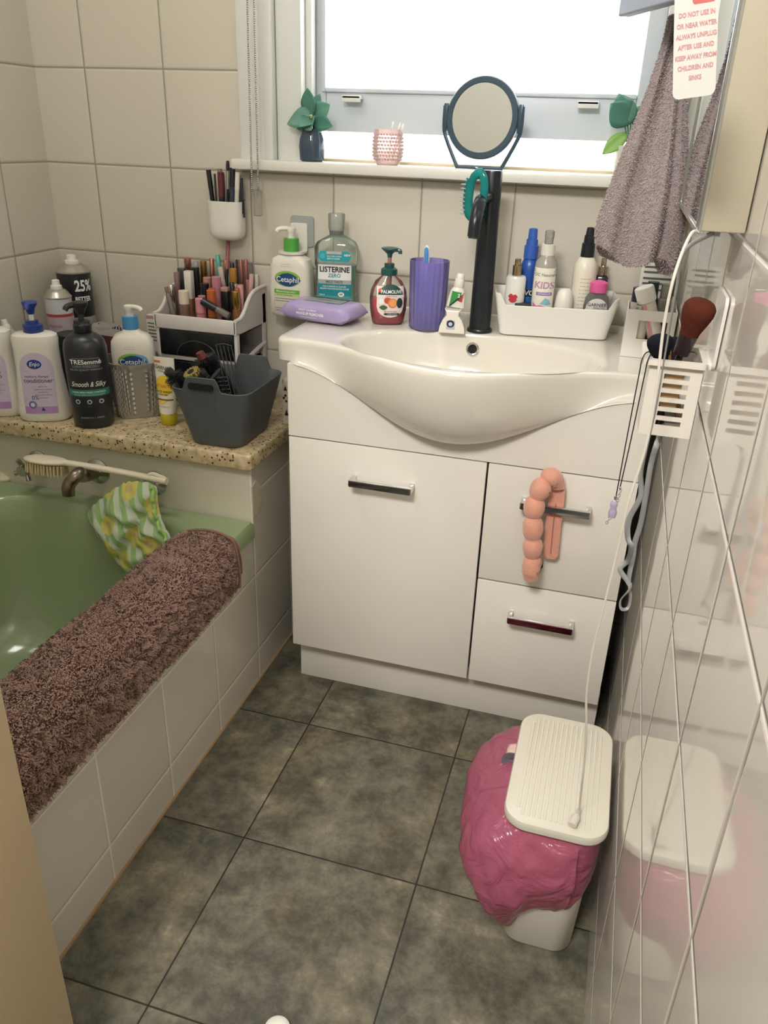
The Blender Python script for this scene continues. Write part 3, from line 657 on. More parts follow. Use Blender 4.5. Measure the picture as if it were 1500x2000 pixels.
f2 = front(s_, 2.6, .0006); patch('label', f2, t, M('#cfcfc8', .4), -.022, .022, .012, .079, 'arch'); fx = front(s_, 2.6, .0012); text('GARNIER', fx, t, INK, .0092, 0, .0665, .008); text('SKINACTIVE', fx, t, INK, .004, .004, .0605); text('Micellar', fx, t, M('#4a4a48', .5), .008, -.004, .05)
s_ = [(0, .0125, .0105), (.002, .0135, .0115), (.112, .0135, .0115), (.116, .011, .009), (.117, .008, .008)]
t = bottle('perfume_bottle', 'dark plum glass bottle with a gold sprayer at the end of the tray', 'perfume bottle', (.0905, .0245), s_, M('#262030', .15, coat=.5), 4)
O('sprayer', lathe([(.117, .0105), (.134, .0105), (.135, .0058), (.149, .0056), (.15, .0045)]), M('#c4b8a4', .2, 1.), t)

# ---------------------------------------------------------------- white square box of cosmetics by the wall
t = T('white_organiser', 'square white plastic organiser with a window cut in its front beside the wall', 'storage box', (.664, -.178, BZ+.0005))
bm = bmesh.new(); x0, x1, y0, y1, h = -.0445, .0445, -.044, .05, .088; w2 = .0022
box(bm, x0, x0+w2, y0, y1, 0, h); box(bm, x1-w2, x1, y0, y1, 0, h); box(bm, x0+w2, x1-w2, y1-w2, y1, 0, h); box(bm, x0+w2, x1-w2, y0+w2, y1-w2, 0, w2)
box(bm, x0+w2, x1-w2, y0, y0+w2, 0, .035); box(bm, x0+w2, x1-w2, y0, y0+w2, .069, h); box(bm, x0+w2, -.021, y0, y0+w2, .035, .069); box(bm, .03, x1-w2, y0, y0+w2, .035, .069)
O('box', bm, M('#f0ede4', .35), t, smooth=False)
def ob(x, y): return (.664+x, -.178+y, BZ+.0032)
t = T('lotion_tube', 'white and pink striped tube with a round white cap leaning out of the organiser', 'lotion tube', tuple(Vector(ob(.024, -.022))+Vector((0, 0, .0055))), 0, radians(4), radians(-21))
O('tube', lathe([(0, .014), (.1, .0145), (.101, .012)]), M('#ece2d8', .3), t); O('cap', lathe([(.101, .0165), (.103, .0175), (.126, .0175), (.128, .016)]), M('#efece2', .35), t)
s_ = [(0, .0146, .0146), (.1, .0148, .0148)]; patch('pink_stripe', lambda u, z: front(s_, 2, .0004)(u, z), t, M('#e89aa0', .3), -.0085, -.003, .01, .099)
t = T('dropper_bottle', 'white capped serum bottle with a silver collar at the front of the organiser', 'serum bottle', ob(-.017, -.028)); O('bottle', lathe([(0, .0125), (.076, .0125), (.08, .011)]), M('#d9d2c2', .3), t); O('collar', lathe([(.08, .0125), (.092, .0125), (.093, .008)]), SILVER, t); O('dropper', lathe([(.093, .0075), (.112, .0065), (.117, .003)]), M('#efeadb', .35), t)
t = T('navy_bottle', 'small bottle with a navy blue cap at the back of the organiser', 'bottle', ob(-.027, .002)); O('bottle', lathe([(0, .013), (.09, .013), (.093, .011)]), M('#c8bfb4', .3), t); O('cap', lathe([(.093, .013), (.118, .0128), (.119, .011)]), M('#1c2440', .35), t)
t = T('dark_tube', 'dark green capped tube behind the leaning lotion tube', 'tube', ob(-.004, .022)); O('tube', lathe([(0, .012), (.1, .012), (.101, .011), (.128, .0105)]), M('#2c3a36', .35), t)
t = T('clear_bottle', 'clear capped bottle behind the lotion tube in the organiser', 'bottle', ob(.02, .024)); O('bottle', lathe([(0, .0125), (.096, .0125), (.099, .009), (.125, .009)]), thin('#d9d9d0', .5, .1), t)
for i, (x, y, h_, r_, c, lb_) in enumerate(((-.032, .03, .097, .009, '#4a2228', 'maroon lip colour tube at the left back of the organiser'), (.006, -.002, .05, .012, '#c9a59a', 'short pink cosmetic pot seen through the window of the organiser'), (-.008, -.006, .06, .006, '#2a2024', 'slim black applicator seen in the window of the organiser'), (.035, .01, .105, .0035, '#d8c9b8', 'thin beige stick at the right edge of the organiser'), (.038, -.004, .1, .0035, '#cfb8a4', 'thin tan stick leaning at the front right of the organiser'))):
    t = T('cosmetic_tube' if r_ > .004 else 'wooden_stick', lb_, 'cosmetic', ob(x, y), 0, 0, 0); O('tube', lathe([(0, r_), (h_*.7, r_), (h_*.7, r_*.85), (h_, r_*.85)], 16), M(c, .35), t)
t = T('medicine_carton', 'upright white carton with grey printed lines against the back wall', 'carton', (.667, -.03, BZ+.0005), radians(4))
O('carton', B(-.032, .032, -.012, .012, 0, .15, .001), M('#e2e0d6', .5), t)
for i, (z, w_) in enumerate(((.14, .05), (.13, .044), (.118, .055), (.108, .052), (.096, .05))): patch('print_line', flat(-.0126), t, M('#5f6468', .5), -.026, -.026+w_, z, z+.004, nu=1, nz=1)
t = T('blue_flash_carton', 'tall pale carton with a navy flash standing behind the white carton', 'carton', (.672, -.0095, BZ+.0005)); O('carton', B(-.03, .03, -.0035, .0035, 0, .235, .001), M('#d4d6d2', .5), t); patch('navy_flash', flat(-.0042), t, M('#3a3f66', .5), -.024, -.004, .205, .214, nu=1, nz=1)
# ================================================================ THINGS ON THE STONE SHELF
S0 = SH+.0006
# white conditioner bottle with blue pump, and its neighbour cut by the picture edge
def conditioner(loc, label, grp, lab1, lab2, rz, bluepump=True):
    t = T('conditioner_bottle' if bluepump else 'shampoo_bottle', label, 'hair care bottle', loc, rz, 0, 0, grp)
    secs = [(0, .05, .03), (.005, .055, .034), (.02, .0565, .035), (.06, .052, .033), (.11, .047, .0305), (.16, .0465, .030), (.178, .048, .031), (.188, .046, .029), (.193, .036, .022), (.1945, .016, .013)]
    O('bottle', body(secs, 2.6, 48), M('#eeeade', .25, coat=.3), t)
    nv = M('#27408f', .3)
    O('collar', lathe([(.193, .0195), (.195, .021), (.209, .0205), (.21, .016), (.2105, .0135), (.218, .013), (.2185, .006)]), nv, t)
    O('pump_stem', lathe([(.218, .0052), (.236, .0048)], 14), WHITE, t)
    bm = lathe([(.231, .006), (.236, .0085), (.243, .0095), (.25, .0145), (.255, .016), (.258, .0145), (.2595, .006)], 26); tube([(0, 0, .252), (0, -.015, .253), (0, -.024, .2505), (0, -.026, .245)], .0055, 10, bm, 4); O('pump_head', bm, nv, t)
    mp = front(secs, 2.6, .0006)
    patch('label', mp, t, M('#cfc0d6', .4, var=.08, vscale=14), -.034, .036, .02, .155, 'arch')
    patch('label_foot', front(secs, 2.6, .0009), t, M('#b48cc0', .4), -.033, .035, .0205, .036); fx = front(secs, 2.6, .0013)
    patch('badge', fx, t, M('#1f3f8c', .3), -.016, .014, .12, .14, 'oval'); text('Enjo', front(secs, 2.6, .0017), t, INKW, .0125, -.001, .13, .005, .25)
    text(lab1, fx, t, M('#6a5f7a', .4), .0072, 0, .103, .005); text(lab2, fx, t, M('#5b5570', .4), .013, .002, .0935, .008)
    for i in range(5): text('moisture for soft hair' if i % 2 else 'gentle care', fx, t, M('#7a7090', .4), .0042, .01, .081-.0062*i)
    text('0%', fx, t, M('#4a5580', .4), .013, -.008, .056, 0)
    patch('round_mark', fx, t, M('#6a7ab0', .4), -.024, -.007, .032, .049, 'oval'); patch('round_centre', front(secs, 2.6, .0017), t, M('#dcd4e4', .4), -.02, -.011, .036, .045, 'oval')
    poly('triangle_mark', [(.001, .027), (.01, .027), (.0055, .036)], fx, t, M('#3a3f7a', .4))
    return t
conditioner((-.597, -.348, S0), 'white conditioner bottle with a navy blue pump and lilac label', 'white hair care bottles', 'moisture therapy', 'conditioner', radians(24))
conditioner((-.71, -.356, S0), 'white bottle with a lilac label cut off by the left picture edge', 'white hair care bottles', 'moisture therapy', 'shampoo', radians(20), False)

# black shampoo
t = T('shampoo_bottle', 'large charcoal shampoo bottle with a black pump and green stripe', 'shampoo bottle', (-.475, -.345, S0), radians(30))
secs = [(0, .038, .034), (.006, .0425, .038), (.06, .0435, .039), (.13, .0445, .04), (.172, .0445, .04), (.187, .041, .037), (.197, .032, .029), (.203, .02, .019), (.204, .016, .016)]
blk = M('#1d1f23', .38)
O('bottle', body(secs, 2.2, 52), M('#24262b', .32), t)
O('collar', lathe([(.2035, .0175), (.206, .019), (.22, .0185), (.222, .0165), (.228, .016), (.229, .0065)]), blk, t); O('pump_stem', lathe([(.229, .0062), (.2465, .0058)], 14), M('#2a2c30', .3), t)
bm = lathe([(.2425, .0085), (.25, .011), (.262, .0175), (.266, .017), (.268, .008)], 26); tube([(0, 0, .262), (-.012, -.008, .262), (-.023, -.015, .2595), (-.0275, -.018, .253)], lambda q: (.008-.002*q, .0065-.001*q), 12, bm, 5); O('pump_head', bm, blk, t)
mp = front(secs, 2.2, .0006); fx = front(secs, 2.2, .0012)
bm = None
for z0, z1 in ((.156, .1568), (.137, .1378)): patch('frame_line', mp, t, M('#9a9ca0', .4), -.026, .028, z0, z1, nz=1)
for u in (-.026, .0274): patch('frame_line', mp, t, M('#9a9ca0', .4), u, u+.0007, .137, .1568, nu=2)
text('TRESemmé', fx, t, INKW, .0135, .001, .1485, .012); text('USED BY PROFESSIONALS', fx, t, M('#b8babd', .4), .0042, .001, .1405); text('SALON QUALITY FORMULA', fx, t, M('#b8babd', .4), .0052, .001, .1325)
text('Smooth & Silky', fx, t, INKW, .0155, .001, .1005, .003, .35, sx=.72)
patch('green_stripe', mp, t, M('#2f7d68', .4), -.039, .041, .074, .089, nu=30); text('HELPS WITH FRIZZ CONTROL', fx, t, INKW, .005, .001, .083, .012); text('LEAVES HAIR SMOOTH & GLOSSY', fx, t, M('#c6ded4', .4), .0042, .001, .0775)
for u in (-.024, .0, .024): patch('round_mark', mp, t, M('#c4c6c8', .4), u-.005, u+.005, .057, .067, 'oval'); patch('round_centre', fx, t, M('#24262b', .4), u-.003, u+.003, .059, .065, 'oval'); text('- - - -', fx, t, M('#9a9ca0', .4), .004, u, .052)
text('SHAMPOO  |  940ML', fx, t, M('#a4a6aa', .4), .0055, .002, .026)

# aerosol cans
def can(name, label, loc, r, h, bands, rx=0, ry=0, rz=0, hcap=.03, nz='#efeee6'):
    t = T(name, label, 'spray can', loc, rz, rx, ry, 'aerosol cans in the corner')
    z = 0
    for i, (z1, c) in enumerate(bands):
        O('band', lathe([(z*h+(.0 if i else 0), r if i else r*.96)]+([(.003, r)] if not i else [])+[(z1*h, r)], 36, cap0=(i == 0), cap1=(i == len(bands)-1)), M(c, .3, coat=.2), t); z = z1
    O('shoulder', lathe([(h, r*1.02), (h+.003, r*1.03), (h+.005, r*.96), (h+.014, r*.78), (h+.0185, r*.62), (h+.0195, r*.55), (h+.0195, 0)], 36), M('#b6b2a6', .3, .6), t)
    O('nozzle', lathe([(h+.0195, r*.42), (h+.021, r*.44), (h+.028, r*.4), (h+.029, r*.3), (h+.034+.006, r*.27), (h+.041, r*.18)], 24), M(nz, .35), t)
    return t
sq = [(0, .04, .04), (.3, .04, .04)]
t = can('spray_can', 'tall black and silver spray can standing in the corner of the shelf', (-.692, -.062, S0), .04, .272, ((.62, '#a8a6a0'), (1, '#1c2026')))
f2 = lambda u, z: Vector((.0406*sin(u/.04), -.0406*cos(u/.04), z)); text('25%', f2, t, INKW, .036, .046, .243, .03, sx=.72); text('BETTER', f2, t, INKW, .016, .042, .212, .03, sx=.72); text('%', f2, t, INKW, .042, -.034, .236, 0, sx=.8)
t = can('spray_can', 'shorter pink and silver spray can in front of the tall black can', (-.672, -.158, S0), .031, .228, ((.58, '#b58a9c'), (.82, '#b9aab0'), (.85, '#b0404c'), (1, '#c9ccce')))
sq = [(0, .031, .031), (.3, .031, .031)]; f2 = front(sq, 2, .0006); text('STRAND', f2, t, M('#8a4a66', .4), .009, .004, .165); text('33', f2, t, M('#d0a8b8', .4), .03, .004, .14, .01)
can('spray_can', 'small silver spray can leaning over behind the white bottles', (-.70, -.262, S0+.004), .024, .15, ((.9, '#8f8f92'), (1, '#3a3438')), ry=radians(-14))
t = T('lotion_bottle', 'small white flat bottle half hidden behind the charcoal shampoo', 'bottle', (-.535, -.262, S0)); O('bottle', body([(0, .022, .014), (.004, .024, .015), (.12, .024, .015), (.128, .016, .012)], 3), M('#e8e4d8', .35), t); O('cap', lathe([(.128, .0115), (.152, .011), (.153, .009)]), M('#ece8dc', .35), t)
t = T('black_jar', 'low black jar behind the pink spray can', 'jar', (-.60, -.225, S0)); O('jar', lathe([(0, .027), (.003, .029), (.14, .029), (.142, .027)]), M('#1c1c20', .35), t); O('lid', lathe([(.142, .03), (.144, .031), (.163, .031), (.165, .029)]), M('#26262a', .4), t)

# wash bag
t = T('wash_bag', 'maroon wash bag with a dotted grey lining behind the silver basket', 'wash bag', (-.548, -.135, S0), radians(-6))
rings = []
for i in range(9):
    q = i/8; rings.append([(x*(1-.06*q)+.003*sin(7*x*20+q*5), y*(1-.45*q*q), .15*q) for x, y, z in sring(.078, .05, 0, 4, 40)])
O('bag', loft(rings), M('#4a1f2c', .6, bump=.4, bscale=40), t)
bm = loft([[(x*.95, y*.55, z+.15) for x, y, z in sring(.072, .05, 0, 4, 30)], [(x*.98, y*.5+.004, z+.162+.006*sin(x*90)) for x, y, z in sring(.072, .05, 0, 4, 30)]]); O('lining', bm, M('#9a9492', .7), t)
bm = bmesh.new()
for i in range(26):
    x = random.uniform(-.07, .07); y = random.uniform(-.022, .026); cyl(bm, (x, y, .1605), (x, y, .163+.006*sin(x/.98*90)), .0016, .0016, 6)
O('dots', bm, M('#2c2830', .7), t)

# silver woven basket with a lotion bottle
t = T('silver_basket', 'silver grey woven plastic basket with a wavy rim beside the charcoal shampoo', 'basket', (-.43, -.236, S0), radians(40))
NB = 208; rings = []
def bas(q, th=0.):
    r = []
    for x, y, z in sring(.050+.010*q-th, .047+.009*q-th, 0, 4.5, NB):
        a = atan2(y/.05, x/.065); h = .137-.021*cos(a*2-pi)*.5*1.2-.004
        h = .126-.002*cos(4*a)
        r.append((x, y, q*h))
    return r
KB = 22
for k in range(KB+1):
    q = k/KB; r = []
    for i, p in enumerate(bas(q)):
        wv = .0034*max(0, sin(i*2*pi*26/NB+(k % 2)*pi)) if 1 < k < KB-1 else .0012*(k >= KB-1)
        v = Vector((p[0], p[1], 0)); v = v+v.normalized()*wv; r.append((v.x, v.y, p[2]))
    rings.append(r)
rings += [bas(1, .003), bas(.5, .003), bas(.03, .003)]
O('basket', loft(rings), M('#a3a29c', .25, .55), t)
t = T('lotion_pump_bottle', 'white lotion bottle with a blue collar standing in the silver basket', 'lotion bottle', (-.43, -.236, S0+.017), radians(26))
secs = [(0, .042, .026), (.004, .046, .029), (.13, .047, .03), (.15, .045, .029), (.163, .036, .024), (.17, .02, .018), (.176, .0165, .0165)]
def lotion(t, secs, colc, zz, green):
    O('bottle', body(secs, 3.6, 44), M('#ebe6d8', .35), t)
    zc = secs[-1][0]; O('collar', lathe([(zc, .0165), (zc+.001, .0175), (zc+.028, .017), (zc+.0285, .008)]), M(colc, .35), t)
    bm = lathe([(zc+.028, .0085), (zc+.04, .0085), (zc+.044, .011), (zc+.051, .0105), (zc+.0525, .006)], 22); tube([(0, 0, zc+.047), (.012*green, -.008, zc+.049), (.024*green, -.014, zc+.047), (.028*green, -.016, zc+.042)], .0052, 10, bm, 5); O('pump_head', bm, M('#efece2', .3), t)
    mp = front(secs, 3.6, .0006)
    patch('emblem', mp, t, M('#8ec04a', .35), -.032, .03, zz-.015, zz+.019, 'oval', 26); 
    if green > 0: patch('emblem_side', front(secs, 3.6, .0008), t, M('#6fb0d8', .35), -.004, .034, zz-.015, zz+.016, 'oval')
    patch('emblem_centre', front(secs, 3.6, .0011), t, M('#1c4a80', .35), -.031, .031, zz-.0145, zz+.0145, 'lens', 26); text('Cetaphil', front(secs, 3.6, .0016), t, INKW, .0165, 0, zz, .008)
    text('- --- -- ---', mp, t, M('#6a685f', .4), .0055, -.004, zz+.034, .01); text('-- ---- -- --', mp, t, M('#6a685f', .4), .0055, -.004, zz+.029, .01)
lotion(t, secs, '#4f97cc', .108, 1)

t = T('small_carton', 'small white medicine carton with a pink edge behind the lotion bottle', 'carton', (-.442, -.1, S0), radians(-6)); O('carton', B(-.023, .023, -.018, .018, 0, .198, .0008), M('#ddd8ca', .5), t); patch('pink_edge', flat(-.0186), t, M('#c89a94', .5), -.022, .022, .19, .197, nu=1, nz=1)
for i in range(6): patch('print_line', flat(-.0186), t, M('#77726a', .5), -.019, .017-.004*(i % 3), .178-.008*i, .181-.008*i, nu=1, nz=1)

# face wash tube
t = T('face_wash_tube', 'white and yellow face wash tube standing on its yellow cap beside the grey basket', 'face wash tube', (-.325, -.283, S0), radians(2))
secs = [(0, .0165, .0165), (.026, .018, .0175), (.028, .019, .0165), (.06, .021, .014), (.11, .0235, .0075), (.15, .0245, .0016)]
O('cap', lathe([(0, .0165), (.002, .0178), (.024, .0182), (.026, .0165)]), M('#c2b526', .3), t)
O('tube', body([s for s in secs if s[0] >= .026], 2.2, 40), M('#eeead8', .3, coat=.2), t)
mp = front(secs, 2.2, .0007); fx = front(secs, 2.2, .0013)
patch('yellow_disc', mp, t, M('#f2cf45', .35), -.0205, .0215, .068, .112, 'oval'); patch('red_tab', mp, t, M('#d8765a', .4), -.024, -.008, .138, .143, 'rect')
text('GARNIER', fx, t, M('#24382a', .4), .0115, -.001, .1275, .01, rot=-.12, sx=.85); text('SKINACTIVE', fx, t, INK, .0055, .001, .1195, rot=-.12)
text('VITAMIN C', fx, t, M('#e08a2a', .4), .0105, 0, .088, .018, sx=.82); text('FACE WASH', fx, t, INK, .0068, -.001, .076, .012); text('BRIGHT FEEL', fx, t, INK, .0045, -.003, .0695, .01)
patch('brown_line', mp, t, M('#8a5a34', .4), -.018, .019, .057, .0605); patch('yellow_arc', mp, t, M('#f0d860', .4), -.018, .006, .049, .057, 'bowl'); text('for glowing skin', fx, t, INK, .0038, -.001, .043)

# grey basket of hair brushes
gb = M('#54585a', .5, bump=.1, bscale=60)
t = T('grey_basket', 'dark grey plastic basket with two handles full of hair brushes', 'basket', (-.165, -.297, S0), radians(1))
def hd(x, y):   # x, y scaled to the rim
    e = .0
    for s in (-1, 1):
        if s*y > .6: e = max(e, 1-sm(.36, .5, abs(x-.12*s)))
    return 1+.22*e
bm = bin_open(.058, .082, .087, .104, .124, .028, .003, hd)
bk = O('basket', bm, gb, t)
dgr = M('#0d0e10', .6)
for s in (-1, 1):
    r = [(-.026-.005*s, .1325), (.026-.005*s, .1325)]
    bm = bmesh.new(); yy = .1055
    v = rrect(-.027+.0104*s, .027+.0104*s, .1275, .1405, .005, 0, 5)
    if s < 0: loft([[(x, s*yy*1.0-.0028, z) for x, z, _ in v], [(x, s*yy+.001, z) for x, z, _ in v]], bm=bm); O('handle_slot', bm, dgr, t)
    else: loft([[(x, s*yy-.006, z) for x, z, _ in v], [(x, s*yy+.0005, z) for x, z, _ in v]], bm=bm); O('handle_slot', bm, dgr, t)
def gb_(x, y, z): return (-.165+x, -.297+y, S0+z)
def bristles(bm, p0, p1, r0, r1, n, rows, th=.0011, seg=5):
    p0, p1 = Vector(p0), Vector(p1); d = (p1-p0).normalized(); a = d.cross(Vector((0, 0, 1)) if abs(d.z) < .9 else Vector((1, 0, 0))).normalized(); b = d.cross(a)
    for i in range(rows):
        c = p0+(p1-p0)*((i+.5)/rows)
        for j in range(n):
            q = 2*pi*(j+.5*(i % 2))/n; v = a*cos(q)+b*sin(q); cyl(bm, c+v*r0, c+v*r1, th, th*.7, seg)
bb = M('#15161a', .45)
def tipped(name, label, base, tip, cat='hair brush'):
    b_, t_ = Vector(base), Vector(tip); t = T(name, label, cat, base, group='hair brushes in the grey basket'); return t, t_-b_
t, v = tipped('round_brush', 'round brush with a gold ringed barrel end and black bristles', gb_(-.002, .005, .012), gb_(-.055, -.062, .152))
u = v.normalized()
O('barrel', tube([u*.0, u*.155], .0135, 20, None, 0), M('#b09a60', .3, .8), t)
bm = bmesh.new(); bristles(bm, u*.03, u*.15, .0135, .027, 26, 22); O('bristles', bm, bb, t)
bm = tube([u*.152, u*.161], lambda q: .0165-.001*q, 18, None, 0); O('end_ring', bm, M('#d8c079', .25, .9), t)
O('end_hole', cyl(bmesh.new(), u*.1605, u*.1618, .0075), M('#1a140c', .6), t)
bm = bmesh.new()
for j in range(16):
    a_ = u.cross(Vector((0, 0, 1))).normalized(); b_ = u.cross(a_); q = 2*pi*j/16; c = u*.157+(a_*cos(q)+b_*sin(q))*.0165; cyl(bm, c-u*.004, c+u*.004, .0018, .0018, 6)
O('ring_ribs', bm, M('#d8c079', .3, .8), t)
t, v = tipped('round_brush', 'thin black round brush poking over the left rim of the grey basket', gb_(-.03, .0, .02), gb_(-.098, -.07, .145)); u = v.normalized(); L1 = v.length
O('barrel', tube([u*.0, u*L1], .0085, 16, None, 0), bb, t); bm = bmesh.new(); bristles(bm, u*.03, u*(L1-.008), .008, .022, 18, 16); O('bristles', bm, bb, t); O('end_ring', cyl(bmesh.new(), u*(L1-.002), u*(L1+.006), .0105, .01), M('#2a2c30', .3), t); O('end_hole', cyl(bmesh.new(), u*(L1+.0055), u*(L1+.0066), .005), M('#08080a', .6), t)
t, v = tipped('round_brush', 'black bristled brush with a dark red tip at the back of the grey basket', gb_(-.005, .045, .02), gb_(-.06, .0, .166)); u = v.normalized(); L1 = v.length
O('barrel', tube([u*.0, u*L1], .01, 16, None, 0), bb, t); bm = bmesh.new(); bristles(bm, u*.04, u*(L1-.004), .009, .029, 26, 20); O('bristles', bm, bb, t); O('tip', cyl(bmesh.new(), u*(L1-.004), u*(L1+.01), .011, .008), M('#6a2a2a', .35), t)
t, v = tipped('vent_brush', 'black vent brush with wide plastic prongs at the front of the grey basket', gb_(.012, -.012, .012), gb_(.0, -.056, .15)); u = v.normalized(); L1 = v.length
O('spine', tube([u*0, u*.06, u*L1], lambda q: (.006+.016*sm(.3, .6, q), .005), 16, None, 4), bb, t)
bm = bmesh.new(); sd = u.cross(Vector((0, -1, .4))).normalized(); n_ = u.cross(sd).normalized(); n_ = n_ if n_.y < 0 else -n_
for i in range(10):
    for j in (-1, -.33, .33, 1):
        c = u*(.055+.0095*i)+sd*(.016*j); tube([c, c+n_*.007+sd*.001*j, c+n_*.012], .0016, 6, bm, 2)
for i in range(9): tube([u*(.06+.0095*i)-sd*.021, u*(.064+.0095*i)+n_*.009, u*(.06+.0095*i)+sd*.021], .0022, 6, bm, 5)
O('prongs', bm, bb, t)
t, v = tipped('afro_comb', 'black wire pick comb with long loops leaning to the right in the grey basket', gb_(.036, -.02, .03), gb_(-.018, .02, .188), 'comb'); u = v.normalized(); L1 = v.length; sd = Vector((1, .25, 0)).normalized(); bm = bmesh.new()
for j in range(5):
    c0 = sd*(.008*j-.016); tube([c0, c0+u*L1*.6, c0+u*L1], .0014, 6, bm, 4)
tube([u*L1-sd*.018, u*(L1+.004), u*L1+sd*.018], .0018, 6, bm, 4); tube([-sd*.02, u*.0, sd*.02], .004, 8, bm, 3); O('comb', bm, bb, t)

# tissue box
t = T('tissue_box', 'cream tissue box printed with black triangles squeezed between basket and vanity', 'tissue box', (-.05, -.126, S0), radians(0))
bm = B(-.038, .038, -.068, .068, 0, .103, .0015); O('box', bm, M('#c9b9a2', .6), t)
ink = M('#1f1a20', .6); fb = flat(-.0688)
for x, z, s in ((-.03, .085, .7), (-.006, .06, 1.3), (.018, .052, 1.), (-.028, .028, .9), (.004, .032, .8), (.026, .082, .8), (-.012, .09, .6), (.03, .028, .9)):
    poly('triangle', [(x-.006*s, z-.008*s), (x+.006*s, z-.008*s), (x, z+.009*s)], fb, t, ink, 1)
for x, z in ((-.034, .062), (-.028, .055), (-.022, .063), (-.03, .068)): patch('dot', fb, t, ink, x-.003, x+.003, z-.003, z+.003, 'oval', 10, 2)
patch('barcode_panel', fb, t, M('#cfc8ba', .6), -.034, -.004, .006, .022, nu=1, nz=1)
for i in range(4): patch('print_line', flat(-.0692), t, M('#7a7268', .6), -.032, -.007, .009+.003*i, .0098+.003*i, nu=1, nz=1)
rings = []
for i in range(8):
    q = i/7; rings.append([(x*(1-.5*q)+.012*q*q, y*(1-.75*q)+.004*sin(9*x*40+4*q), .1045+.045*q) for x, y, z in sring(.026, .03, 0, 2, 28)])
O('tissue', loft(rings, False, True), M('#e6dccb', .8), t)
bm = bmesh.new(); 
loft([[(x, y, .1052) for x, y, z in sring(.034, .045, 0, 2, 28)], [(x, y, .1058) for x, y, z in sring(.034, .045, 0, 2, 28)]], bm=bm); O('opening_film', bm, M('#b79a80', .4), t)

# ---------------------------------------------------------------- makeup organiser
OC = Vector((-.309, -.086, S0)); OR = 0.
t = T('makeup_organiser', 'white two drawer makeup organiser with smoky drawers and an open top tray', 'makeup organiser', OC, OR)
ow = M('#e0dad6', .4); smoke = M('#15161b', .22, coat=.3)
hw, hd_ = .103, .08
bm = bmesh.new(); box(bm, -hw, hw, -hd_, hd_, 0, .012, .003); box(bm, -hw+.009, hw-.009, -hd_+.004, hd_-.004, .112, .122, .002); box(bm, -hw+.005, hw-.005, -hd_+.006, hd_-.004, .18, .1855, .001)
for x0, x1 in ((-hw, -hw+.009), (hw-.009, hw)): box(bm, x0, x1, -hd_, -hd_+.014, .0, .19, .003); box(bm, x0, x1, hd_-.022, hd_, 0, .255, .003)
box(bm, -hw+.002, hw-.002, hd_-.004, hd_, 0, .2, .001)
box(bm, -hw, hw, -hd_-.004, -hd_+.003, .184, .216, .003)
for sx in (-1, 1):       # cheek that sweeps up to the back
    pr = [(-hd_-.004, .184), (-hd_-.004, .216), (-hd_+.02, .217), (-hd_+.04, .228), (-hd_+.06, .246), (-hd_+.085, .262), (-hd_+.12, .268), (hd_, .268), (hd_, .184)]
    loft([[(sx*hw, y, z) for y, z in pr], [(sx*(hw-.005), y, z) for y, z in pr]], bm=bm)
    tube([(sx*(hw-.001), y, z) for y, z in pr[1:-1]], .0045, 8, bm, 6)
O('frame', bm, ow, t)
O('side_window', B(hw-.006, hw-.001, -hd_+.02, hd_-.024, .126, .181, .001), smoke, t); O('side_window', B(hw-.006, hw-.001, -hd_+.02, hd_-.024, .014, .11, .001), smoke, t); O('side_window', B(-hw+.001, -hw+.006, -hd_+.02, hd_-.024, .014, .18, .001), smoke, t)
bm = tube([(hw-.001, hd_-.012, .137), (hw, -.01, .125), (hw-.001, -hd_+.016, .108)], .0055, 8, None, 6); O('side_rib', bm, ow, t)
for z0, z1 in ((.124, .182), (.0135, .11)):
    d = O('drawer', B(-hw+.0095, hw-.0095, -hd_-.001, -hd_+.005, z0, z1, .002), smoke, t)
    O('drawer_box', B(-hw+.012, hw-.012, -hd_+.005, hd_-.006, z0+.002, z1-.006), M('#25252b', .4), d)
    bm = bmesh.new()
    for i in range(60): x = -.088+.003*i; box(bm, x-.0004, x+.0004, -hd_-.0016, -hd_-.0008, z0+.003, z1-.003)
    O('ribbing', bm, M('#22242c', .3), d)
    bm = bmesh.new(); tube([(.05*cos(a), -hd_-.002, z0+.003+.034*sin(a)) for a in [pi*i/14 for i in range(15)]], .0016, 6, bm, 0); O('finger_pull', bm, M('#33343b', .3), d)

